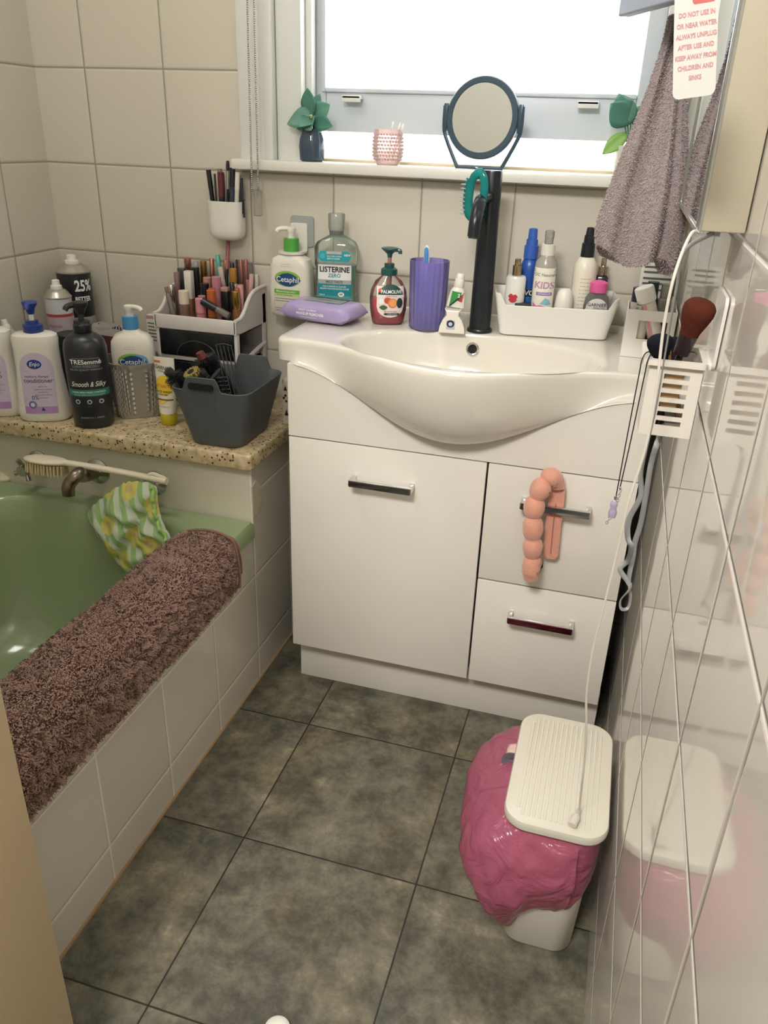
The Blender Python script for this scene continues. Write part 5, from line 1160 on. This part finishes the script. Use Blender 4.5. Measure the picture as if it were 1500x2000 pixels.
def brush(name, label, b, tip, rf, rb, hc, bc, hl, flatk=1., blunt=.8):
    b, tip = Vector(b), Vector(tip); t = T(name, label, 'makeup brush', b, group='makeup brushes in the wall caddy'); v = tip-b; L_ = v.length; u = v.normalized()
    O('handle', tube([v*0, v*.3, u*(L_-hl-.022)], lambda q: .0035+.0015*sin(pi*q), 12, None, 4), M(hc, .3), t)
    O('ferrule', tube([u*(L_-hl-.024), u*(L_-hl)], lambda q: (rf*(.8+.2*q), rf*(.8+.2*q)*flatk), 20, None, 0), M('#4a3e40', .25, .6), t)
    prof = [(0, .95), (.12, 1.05), (.35, 1.35), (.6, 1.62), (.78, 1.6), (.9, 1.3), (.97, .8), (1, .15)]
    def rad(q):
        for (a, ra), (c, rc) in zip(prof[:-1], prof[1:]):
            if a <= q <= c: k = ra+(rc-ra)*(q-a)/(c-a); return (rf*k*rb, rf*k*rb*flatk)
    O('bristles', tube([u*(L_-hl+hl*i/22) for i in range(23)], rad, 28, None, 0), M(bc, .95, bump=.25, bscale=350, spec=.15), t)
brush('makeup_brush', 'large brush with a full rust brown head leaning right in the wall caddy', (.664, -.812, .898), (.689, -.83, 1.035), .011, 1., '#3a2d2f', '#5a2c20', .042)
brush('makeup_brush', 'round black headed brush at the left of the wall caddy', (.669, -.838, .892), (.649, -.856, .997), .0088, .98, '#15161a', '#15171d', .028)
brush('makeup_brush', 'flat brush with tan bristles lying low behind the black headed one', (.69, -.82, .892), (.657, -.84, .983), .0078, .9, '#c9a070', '#c79a6c', .022, .5)
brush('makeup_brush', 'small brush with a wooden handle at the back of the wall caddy', (.66, -.80, .892), (.672, -.80, .985), .005, 1., '#c8a878', '#1c1d22', .018)
t = T('wooden_stick', 'flat wooden spatula seen through the upper slots of the wall caddy', 'wooden spatula', (.668, -.86, .9185), 0, 0, radians(4)); O('stick', B(-.012, .012, -.0015, .0015, 0, .046, .0012), M('#c9a878', .6), t)
t = T('dark_bottle', 'small black bottle seen through the lower slots of the wall caddy', 'bottle', (.659, -.857, .8888)); O('bottle', lathe([(0, .006), (.001, .0068), (.026, .0068), (.027, .005)], 20), M('#15161c', .3), t)

# necklace
t = T('necklace', 'black cord necklace with an amethyst pendant hanging from the wall caddy', 'necklace', (0, 0, 0))
ck = M('#14141a', .5); ny = -.862
cd_top = (.6355, ny, .9735)
P1 = [(.664, -.84, .9745), (.642, -.85, .9765), (.6345, -.8745, .974), (.6337, -.8765, .955), (.6325, -.877, .88), (.6318, -.877, .809)]
P2 = [(.664, -.846, .9745), (.646, -.858, .9765), (.6405, -.8745, .973), (.6395, -.8765, .955), (.6372, -.877, .88), (.6345, -.877, .818)]
bm = bmesh.new(); tube(P1, .0007, 7, bm, 8); tube(P2, .0007, 7, bm, 8); O('cord', bm, ck, t)
am = M('#b3a6bd', .08, coat=.8)
bm = body([(.7495, .0015, .0015), (.751, .0042, .004), (.756, .0052, .0048), (.7605, .0044, .0042), (.763, .0036, .0036), (.7665, .0045, .0042), (.7705, .0042, .004), (.7735, .002, .002)], 2.3, 20); bmesh.ops.translate(bm, verts=bm.verts, vec=(.631, -.877, .03)); O('pendant', bm, am, t)
bm = bmesh.new()
for i in range(16):
    z = .819-.0031*i; c = Vector((.6352-.00004*i*i+.0004*(i % 2), -.8772, z)); tube([c+Vector((.0014*cos(a) if i % 2 else .0007*cos(a), .0007*cos(a) if not i % 2 else 0, .0021*sin(a))) for a in [2*pi*k/9 for k in range(10)]], .00035, 5, bm, 0)
tube([Vector((.6316, -.877, .8065))+Vector((.0016*cos(a), 0, .002*sin(a))) for a in [2*pi*k/9 for k in range(10)]], .0004, 5, bm, 0); cyl(bm, (.6313, -.877, .8035), (.6314, -.877, .808), .0013)
O('extender_chain', bm, SILVER, t)

# heatless curling rod on the upper drawer handle
t = T('curling_rod', 'peach fabric heatless curling rod draped over the upper drawer handle', 'curling rod', (0, 0, 0))
pe = M('#e0a088', .9, bump=.4, bscale=300, sheen=.5)
P = [(.519, -.4125, .418), (.516, -.415, .47), (.513, -.416, .505), (.509, -.416, .545), (.509, -.413, .58), (.517, -.402, .607), (.532, -.39, .618), (.543, -.386, .604), (.5455, -.3855, .575), (.546, -.385, .53), (.5485, -.3845, .47), (.5495, -.384, .455)]
P[5] = (.518, -.408, .612); P[6] = (.532, -.398, .626)
def rr(q):
    if q < .52:
        k = q/.52*5.2; return .0118+.0088*abs(sin(pi*(k+.15)))**.55*(.85+.2*q)-.002*(q < .02)
    if q < .62: return .0205-.05*(q-.52)
    return .0152-.005*sm(.93, 1, q)
bm = tube(P, rr, 20, None, 14)
for v in bm.verts:
    v.co.y = min(v.co.y, -.3706)
    if v.co.x > .5335 and v.co.z < .603 and v.co.y < -.39: v.co.y = -.39
O('rod', bm, pe, t)
O('seam', tube([(x, y-.0112, z) for x, y, z in P[8:11]], .0006, 6, None, 4), M('#a8644e', .9), t)

# ribbon hanging doubled behind the cable
t = T('ribbon', 'grey satin ribbon hanging as a long loop between the vanity and the right wall', 'ribbon', (0, 0, 0))
def tape(pts, w, k=8, nrm=Vector((0, -1, 0))):
    P = catmull(pts, k); n = len(P); rows = []; bm = bmesh.new()
    for i, p_ in enumerate(P):
        d = (P[min(i+1, n-1)]-P[max(i-1, 0)]).normalized(); a = pts_tw(i/(n-1)); s = d.cross(nrm).normalized(); s = (s*cos(a)+nrm*sin(a))*w
        rows.append([bm.verts.new(p_+s), bm.verts.new(p_), bm.verts.new(p_-s)])
    for a, b in zip(rows[:-1], rows[1:]):
        for j in range(2): bm.faces.new((a[j], a[j+1], b[j+1], b[j]))
    return bm
pts_tw = lambda q: .5+.8*sin(q*13)
yl, yr = -.905, -.76
A = [(.684, -.855, 1.1065)]+[tuple(at(*q, y=yl)) for q in ((1338, 490), (1322, 560), (1300, 690), (1281, 800), (1262, 880), (1252, 925))]+[tuple(at(*q, y=yl+.0)) for q in ((1251, 970), (1228, 1015), (1226, 1050), (1233, 1070))]
A += [tuple(at(*q, y=yl+.03)) for q in ((1226, 1095), (1211, 1112), (1226, 1135), (1231, 1150), (1213, 1172), (1214, 1189))]
A += [tuple(at(*q, y=yl+.04)) for q in ((1226, 1187), (1231, 1165), (1228, 1130), (1236, 1088), (1240, 1060), (1252, 1020), (1262, 965), (1272, 905), (1285, 860))]+[tuple(at(*q, y=yr)) for q in ((1292, 835), (1300, 790))]
bm = tape(A, .0032, 7); o = O('satin', bm, M('#a3a5a4', .35), t); s = o.modifiers.new('s', 'SOLIDIFY'); s.thickness = .0006

# white charging cable down to the bin lid
t = T('charging_cable', 'thin white charging cable hanging from the mirror cabinet onto the bin lid', 'cable', (0, 0, 0))
cy_ = -.925
P = [Vector((.669, -.872, 1.1065)), at(1349, 458, y=-.886), at(1318, 535, y=cy_), at(1296, 640, y=cy_), at(1282, 760, y=cy_), at(1262, 870, y=cy_), at(1228, 980, y=cy_), at(1205, 1080, y=-.92), at(1178, 1190, y=-.915), at(1158, 1270, y=-.91), at(1146, 1350, y=-.905), at(1145, 1420, y=-.90), at(1142, 1480, y=-.893), at(1136, 1535, y=-.886)]
LZ = .2838
P += [at(1131, 1583, z=LZ+.0075)]
P = [Vector(p_) for p_ in P]; P = [Vector((min(p_.x, XR-.006), p_.y, p_.z)) for p_ in P]
O('wire', tube(P, .0016, 8, None, 8), M('#e4ddcf', .35), t)
e0 = P[-1]; e1 = Vector(at(1117, 1612, z=LZ+.0055)); d = (e1-e0).normalized()
bm = bmesh.new()
for i in range(6): cyl(bm, e0+d*(.002*i-.001), e0+d*(.002*i+.0002), .0034, .0036, 12)
O('strain_relief', bm, M('#d9d2c4', .4), t)
bm = tube([e0+d*.009, e0+d*.013, e0+d*.019, e0+d*.031], lambda q: (.0042+.0025*sm(0, .4, q), .0036+.0008*sm(0, .4, q)), 14, None, 3); O('plug', bm, M('#d5cec0', .4), t)

# ================================================================ ON THE FLOOR
# pedal bin and its liner
t = T('rubbish_bin', 'small white rubbish bin with a ribbed white lid by the right wall', 'rubbish bin', (.626, -.768, .0005))
wb = M('#e9e4d6', .35)
def rr_(hx, hy, r, z, cx=0, cy=0, k=8): return rrect(cx-hx, cx+hx, cy-hy, cy+hy, r, z, k)
rings = [rr_(.053, .104, .03, 0), rr_(.0565, .107, .032, .004), rr_(.064, .112, .034, .2), rr_(.0665, .1145, .035, .258), rr_(.0635, .1115, .033, .258), rr_(.06, .108, .032, .2), rr_(.052, .098, .03, .01)]
O('body', loft(rings), wb, t)
lz = .2655
lw = M('#ddd8c6', .3)
rings = [rr_(.071, .123, .034, lz), rr_(.0765, .1285, .037, lz+.003), rr_(.0772, .1292, .037, lz+.012), rr_(.0755, .1275, .036, lz+.0165), rr_(.071, .123, .033, lz+.0175)]
lid = O('lid', loft(rings), lw, t)
bm = bmesh.new()
for i in range(15):
    x = -.056+.008*i; yy = .113 if abs(x) < .05 else .1
    box(bm, x-.0028, x+.0028, -yy, yy, lz+.0172, lz+.0183, .0005, 1)
O('lid_ribs', bm, lw, lid)
bm = tube([(-.062, .026, lz-.003), (-.084, .024, lz-.0005), (-.0895, .022, lz-.007), (-.085, .021, lz-.0125), (-.068, .023, lz-.012)], lambda q: (.0012, .0085), 10, None, 6); O('strap', bm, M('#66666a', .7), t)

pinkm, nt, N, L = newmat('pink_film')
o_ = N.new('ShaderNodeOutputMaterial'); df = N.new('ShaderNodeBsdfDiffuse'); tl = N.new('ShaderNodeBsdfTranslucent'); tr = N.new('ShaderNodeBsdfTransparent'); gl = N.new('ShaderNodeBsdfGlossy')
df.inputs[0].default_value = lin('#e07c9c'); tl.inputs[0].default_value = lin('#e8809e'); tr.inputs[0].default_value = lin('#fac0d0'); gl.inputs[1].default_value = .2
tc = N.new('ShaderNodeTexCoord'); ns = N.new('ShaderNodeTexNoise'); ns.inputs['Scale'].default_value = 22; ns.inputs['Detail'].default_value = 3; ns.inputs['Distortion'].default_value = 1.2; bp = N.new('ShaderNodeBump'); bp.inputs['Strength'].default_value = .7; bp.inputs['Distance'].default_value = .012; L.new(tc.outputs['Object'], ns.inputs['Vector']); L.new(ns.outputs['Fac'], bp.inputs['Height'])
for s_n in (df, gl, tl): L.new(bp.outputs[0], s_n.inputs['Normal'])
m0 = N.new('ShaderNodeMixShader'); m0.inputs[0].default_value = .35; L.new(df.outputs[0], m0.inputs[1]); L.new(tl.outputs[0], m0.inputs[2])
m1 = N.new('ShaderNodeMixShader'); m1.inputs[0].default_value = .66; L.new(tr.outputs[0], m1.inputs[1]); L.new(m0.outputs[0], m1.inputs[2])
fr_ = N.new('ShaderNodeFresnel'); m2 = N.new('ShaderNodeMixShader'); L.new(fr_.outputs[0], m2.inputs[0]); L.new(m1.outputs[0], m2.inputs[1]); L.new(gl.outputs[0], m2.inputs[2]); L.new(m2.outputs[0], o_.inputs[0])
t = T('bin_liner', 'pink plastic bin liner folded out over the rim of the white bin', 'bin liner', (.626, -.768, 0))
NA, NK = 150, 30; rings = []
base = []
for i in range(NA):
    a = 2*pi*i/NA; c, s = cos(a), sin(a); base.append((.0685*math.copysign(abs(c)**.5, c), .1165*math.copysign(abs(s)**.5, s), a))
def hem(a):  # lowest point of the folded over film around the bin (0 = towards the wall, -pi/2 = front)
    d = atan2(sin(a-radians(238)), cos(a-radians(238)))
    return .15-.085*math.exp(-(d/.38)**2)-.07*math.exp(-(d/1.45)**4)
for k in range(NK+1):
    q = k/NK; r = []
    for x, y, a in base:
        c, s = cos(a), sin(a); out = max(0, -c*.8+.25-.35*max(0, s)) ; left = max(0, -c)
        bulge = sin(pi*min(1, q*1.08))**.75
        amp = (.012+.064*left**1.2+.022*max(0, -s)+.016*max(0, s)*left)*bulge
        amp = min(amp+.004, .0105) if c > .3 else amp
        amp *= .8+.2*sm(-.1, .5, c*-1+.3)
        crk = noise.noise(Vector((a*2.2, q*3.0, 1.7)))*.011+noise.noise(Vector((a*6, q*7, 5.)))*.006
        crk += .006*abs(noise.noise(Vector((a*3.3+q*4, q*2.1, 9.))))
        crk *= sm(0, .15, q)*(1 if c < .3 else .2)
        zt = .2605; z = zt-(zt-hem(a))*q**1.15+noise.noise(Vector((a*5, q*4, 3.3)))*.006*q
        f_ = (max(amp+crk, .002)+.001)/max(.05, sqrt(x*x+y*y)); taper = (1-.17*(1-z/.26))
        X_ = x*taper+c*(max(amp+crk, .0045)); Y_ = y*taper+s*(max(amp+crk, .0045))
        r.append((min(X_, XR-.628-.002), Y_, max(z, .003)))
    rings.append(r)
top = [(x*.93, y*.95, .262) for x, y, a in base]; inn = [(x*.83, y*.9, .2) for x, y, a in base]
bm = loft([inn, top]+rings, False, False); O('film', bm, pinkm, t)
t = T('tissue', 'crumpled blush tissue poking out under the left side of the bin lid', 'tissue', (.562, -.728, .2635))
bm = bmesh.new(); rows = []
for i in range(9):
    rows.append([bm.verts.new((-.028+.042*j/8, -.012+.034*i/8+.0*j, .001+(.0035-.003*j/8)*abs(sin(i*.9+j*.35))-.012*(1-j/8)**2)) for j in range(9)])
for i in range(8):
    for j in range(8): bm.faces.new((rows[i][j], rows[i+1][j], rows[i+1][j+1], rows[i][j+1]))
o = O('sheet', bm, M('#e6c4b8', .8), t); o.modifiers.new('s', 'SOLIDIFY').thickness = .0008
e_ = at(548, 2003, z=.0)
t = T('doorstop', 'small white round plastic stop on the floor at the bottom edge of the picture', 'doorstop', (e_.x, e_.y-.012, .0005)); O('cap', lathe([(0, .0185), (.004, .0195), (.012, .0185), (.0155, .014), (.0165, .006), (.0166, 0)], 32), M('#e9e7dc', .3), t)

# ================================================================ THE BATH
tapm = M('#b9b7b2', .22, 1., var=.08, vscale=60)
def flange(t, x, z, r=.028):
    bm = lathe([(0, r), (.003, r), (.006, r*.86), (.012, r*.55), (.016, r*.45), (.016, 0)], 36); bmesh.ops.rotate(bm, verts=bm.verts, matrix=Matrix.Rotation(radians(90), 3, 'X')); bmesh.ops.translate(bm, verts=bm.verts, vec=(x, YH-.0005, z)); return O('flange', bm, tapm, t)
def cross(t, x, z):
    flange(t, x, z); O('spindle', cyl(bmesh.new(), (x, YH-.012, z), (x, YH-.05, z), .011, .0095, 18), tapm, t)
    bm = bmesh.new(); cyl(bm, (x, YH-.042, z), (x, YH-.062, z), .014, .012, 20)
    for a in range(4): q = radians(25+90*a); tube([(x, YH-.05, z), (x+.016*cos(q), YH-.052, z+.016*sin(q)), (x+.026*cos(q), YH-.055, z+.026*sin(q))], lambda k: .0045+.0015*k, 10, bm, 3)
    O('handle', bm, tapm, t)
pA, pB, pC = (-.617, .481), (-.462, .482), (-.318, .475)
t = T('bath_tap', 'chrome cross handled bath tap behind the bristles of the bath brush', 'bath tap', (0, 0, 0), group='bath taps on the hob'); cross(t, *pA)
t = T('bath_tap', 'chrome cross handled bath tap behind the lemon swim nappy', 'bath tap', (0, 0, 0), group='bath taps on the hob'); cross(t, *pC)
t = T('bath_spout', 'worn chrome bath spout between the two bath taps', 'bath spout', (0, 0, 0)); flange(t, *pB, r=.0295)
e = at(132, 968, y=-.515)
bm = tube([(pB[0], YH-.01, pB[1]), (pB[0]-.004, YH-.05, pB[1]+.006), (e.x+.012, -.485, e.z+.04), (e.x+.002, -.508, e.z+.022), (e.x, -.512, e.z)], lambda q: .0145-.0015*q, 18, None, 7); O('spout', bm, M('#85796a', .3, 1., var=.25, vscale=40), t)
# long handled bath brush across the taps
br = M('#e6dcc6', .35)
t = T('bath_brush', 'cream long handled bath brush lying across the bath taps', 'bath brush', (0, 0, 0))
L0 = at(48, 893, y=-.445); R0_ = at(326, 940, y=-.425)
d = (R0_-L0).normalized(); L_ = (R0_-L0).length; upv = Vector((0, 0, 1)); upv = (upv-d*upv.dot(d)).normalized(); side = d.cross(upv)
rings = []
for i in range(41):
    q = i/40; w_ = .0225*sqrt(max(.02, 1-((q-.15)/.155)**2)) if q < .29 else .0085; w_ = max(w_, .0085*min(1, .35+q*8)); hh = .0062 if q > .05 else .002+.085*q
    if q > .88: hh += .0015
    c = L0+d*(L_*q)+upv*(.004*sin(pi*q))
    if q == 0: w_ = .004
    rings.append([c+side*(w_*cos(2*pi*j/20))+upv*(hh*math.copysign(abs(sin(2*pi*j/20))**.7, sin(2*pi*j/20))) for j in range(20)])
O('handle', loft(rings), br, t)
O('end_hook', tube([L0+d*(L_-.042)+upv*.007, L0+d*(L_-.03)+upv*.012, L0+d*(L_-.004)+upv*.006], .004, 8, None, 4), br, t)
bm = bmesh.new()
for i in range(13):
    for j in range(6):
        q = .03+.25*i/12; ww = .019*sqrt(max(.02, 1-((q-.15)/.15)**2)); c = L0+d*(L_*q)+side*(ww*(-1+2*j/5))-upv*.003
        cyl(bm, c, c-upv*(.022+.002*random.random())+d*.0015*random.uniform(-1, 1)+side*(.003*(-1+2*j/5)), .0021, .0024, 6)
O('bristles', bm, M('#d3bf92', .8), t)
# lemon print swim nappy
nm, nt, N, L = newmat('lemon_print')
o_ = N.new('ShaderNodeOutputMaterial'); b = N.new('ShaderNodeBsdfPrincipled'); tl = N.new('ShaderNodeBsdfTranslucent'); mxs = N.new('ShaderNodeMixShader'); mxs.inputs[0].default_value = .3; L.new(b.outputs[0], mxs.inputs[1]); L.new(tl.outputs[0], mxs.inputs[2]); L.new(mxs.outputs[0], o_.inputs[0]); b.inputs['Roughness'].default_value = .45
uv = N.new('ShaderNodeTexCoord'); sp = N.new('ShaderNodeSeparateXYZ'); L.new(uv.outputs['UV'], sp.inputs[0])
diag = mth(N, L, 'ADD', sp.outputs[0], mth(N, L, 'MULTIPLY', sp.outputs[1], .7)); st = mth(N, L, 'PINGPONG', diag, .014); stm = mth(N, L, 'GREATER_THAN', st, .0068)
mA = N.new('ShaderNodeMix'); mA.data_type = 'RGBA'; L.new(stm, mA.inputs[0]); mA.inputs[6].default_value = lin('#a9cc86'); mA.inputs[7].default_value = lin('#dde6d0')
vo = N.new('ShaderNodeTexVoronoi'); vo.voronoi_dimensions = '2D'; vo.inputs['Scale'].default_value = 15; vo.inputs['Randomness'].default_value = .7; L.new(uv.outputs['UV'], vo.inputs[0])
lem = mth(N, L, 'LESS_THAN', vo.outputs['Distance'], .3); cen = mth(N, L, 'LESS_THAN', vo.outputs['Distance'], .13)
mB = N.new('ShaderNodeMix'); mB.data_type = 'RGBA'; L.new(lem, mB.inputs[0]); L.new(mA.outputs[2], mB.inputs[6]); mB.inputs[7].default_value = lin('#e6de78')
mC = N.new('ShaderNodeMix'); mC.data_type = 'RGBA'; L.new(cen, mC.inputs[0]); L.new(mB.outputs[2], mC.inputs[6]); mC.inputs[7].default_value = lin('#dfca8c')
L.new(mC.outputs[2], b.inputs['Base Color']); L.new(mC.outputs[2], tl.inputs[0])
t = T('swim_nappy', 'green and white striped swim nappy with a lemon print hanging on the bath tap', 'swim nappy', (0, 0, 0))
ctr = [(238, 945), (262, 940), (303, 948), (309, 985), (318, 1020), (335, 1055), (330, 1085), (300, 1112), (270, 1133), (240, 1112), (205, 1068), (172, 1012), (180, 990), (205, 968)]
yn = -.452; C2 = [at(*q, y=yn-.00036*(q[1]-940)) for q in ctr]; cen_ = sum(C2, Vector())/len(C2)
loop = catmull(C2+[C2[0]], 6)[:-1]; n_ = len(loop); K = 22; V = []; F = []; UV = []
for sidei in (0, 1):
    k0 = len(V)
    for k in range(K+1):
        q = k/K
        for i, p_ in enumerate(loop):
            w_ = cen_+(p_-cen_)*(1-q); dx, dz = w_.x-cen_.x, w_.z-cen_.z
            puff = .026*(1-(1-q)**2)**.8*(1 if sidei == 0 else -.45)
            wr = (noise.noise(Vector((w_.x*34, w_.z*20+5, sidei*7.)))*.012+.011*abs(noise.noise(Vector((dx*26+dz*40, dz*9, 3+sidei))))+.006*sin(110*(dx*.5+dz*.87)+5*noise.noise(Vector((w_.x*18, w_.z*18, 0)))))*sm(0, .3, q)
            rim = .0022*sin(i*2.1)*sm(.25, 0, q)
            fold = -.018*math.exp(-((dx*.9-dz*.45-.012)/.012)**2)*sm(.05, .4, q) if sidei == 0 else 0
            V.append(w_+Vector((0, -(puff+wr+fold) if sidei == 0 else -(puff)+.0*wr, rim))); UV.append((w_.x, w_.z))
    for k in range(K):
        for i in range(n_):
            j = (i+1) % n_; a, b_, c, d_ = k0+k*n_+i, k0+k*n_+j, k0+(k+1)*n_+j, k0+(k+1)*n_+i; F.append((a, b_, c, d_) if sidei else (d_, c, b_, a))
o = O('cloth', (V, [], F), nm, t, smooth='all'); uvl = o.data.uv_layers.new(name='UVMap')
for lp in o.data.loops: uvl.data[lp.index].uv = UV[lp.vertex_index]
el = [loop[i]+Vector((-.004, -.012-.003*sin(i*1.3), 0)) for i in range(12, 34)]
O('elastic_edge', tube(el, lambda q: .0042+.0012*sin(q*70), 8, None, 2), M('#9cc66a', .5), t)
# brown towel over the bath edge
bt = M('#6a4d42', .95, bump=1., bscale=160)  # darker cloth: shade in the gaps between tufts put into the colour
btp = M('#a48577', .95, var=.15, vscale=30)  # paler pile: light on the tuft tips put into the colour
t = T('bath_mat', 'thick brown towelling bath mat folded over the side of the bath', 'bath mat', (0, 0, 0))
def saddle(y0, y1, prof, th, name, seed, ny=90, sl=0.):
    """prof: outer profile (x, z) over the rim from the outside hem to the inside hem"""
    P = [Vector((a, 0, b)) for a, b in prof]; P = catmull(P, 7); n = len(P); rings = []
    for i in range(ny+1):
        q = i/ny; y = y0+(y1-y0)*q; e = min(1, min(q, 1-q)*ny/3.5); r_o = []; r_i = []
        for k, p_ in enumerate(P):
            d = (P[min(k+1, n-1)]-P[max(k-1, 0)]).normalized(); nn = Vector((-d.z, 0, d.x))*-1
            nn = Vector((d.z, 0, -d.x)) if False else Vector((d.z*-1, 0, d.x)); nn = -nn if nn.dot(Vector((p_.x+.12, 0, p_.z-.36))) < 0 else nn
            w = noise.noise(Vector((y*9, k*.12, seed)))*.004+noise.noise(Vector((y*45, k*.5, seed+3)))*.0016
            hemz = noise.noise(Vector((y*14, seed, 0)))*.004*(1 if k < 4 else 0)
            yo = y+sl*(k/(n-1))
            r_o.append(Vector((p_.x, yo, p_.z+hemz))+nn*(th*.5*e**.5+w*e)); r_i.append(Vector((p_.x, yo, p_.z+hemz))-nn*(th*.5*e**.5))
        rings.append(r_o+r_i[::-1])
    return O(name, loft(rings), bt, t, smooth='all')
prof1 = [(-.0655, .338), (-.064, .37), (-.066, .405), (-.076, .433), (-.1, .4465), (-.135, .4455), (-.165, .438), (-.194, .412), (-.208, .36), (-.218, .32)]
o1_ = saddle(-1.262, -.512, prof1, .02, 'towelling', 1.3, 120, .0)
pile('terry_pile', meshsurf(o1_, (-.125, .3)), 52000, .0062, btp, t, 5, .001, .6, .05, 45.)
prof2 = [(-.066, .36), (-.066, .385), (-.0685, .408), (-.078, .428), (-.1, .4365), (-.13, .436), (-.15, .428)]
o2_ = saddle(-.54, -.492, prof2, .011, 'folded_end', 4.3, 12, .0); pile('terry_pile', meshsurf(o2_, (-.11, .3)), 2800, .005, btp, t, 6, .0012, .6, .05, 38.)
bm = bmesh.new(); e1_ = [(a+(.011 if a > -.1 else 0), -.5115, b+(.011 if b > .43 else 0)) for a, b in prof1[:7]]; tube(e1_, .003, 8, bm, 6); e2_ = [(a+(.0068 if a > -.1 else 0), -.492, b+(.0068 if b > .42 else 0)) for a, b in prof2]; tube(e2_, .0026, 8, bm, 6)
O('hem', bm, M('#8a6858', .9, bump=.5, bscale=300), t)
# cone taken for a bath plug, on the bath rim at the left edge
p_ = at(4, 935, z=.421)
t = T('bath_plug', 'cream conical fitting on the bath rim at the left edge of the picture', 'bath plug', (p_.x, p_.y+.012, .4205)); O('cone', lathe([(0, .029), (.004, .0295), (.009, .024), (.02, .012), (.034, .008), (.036, .003)], 32), M('#ddd2b8', .45), t)
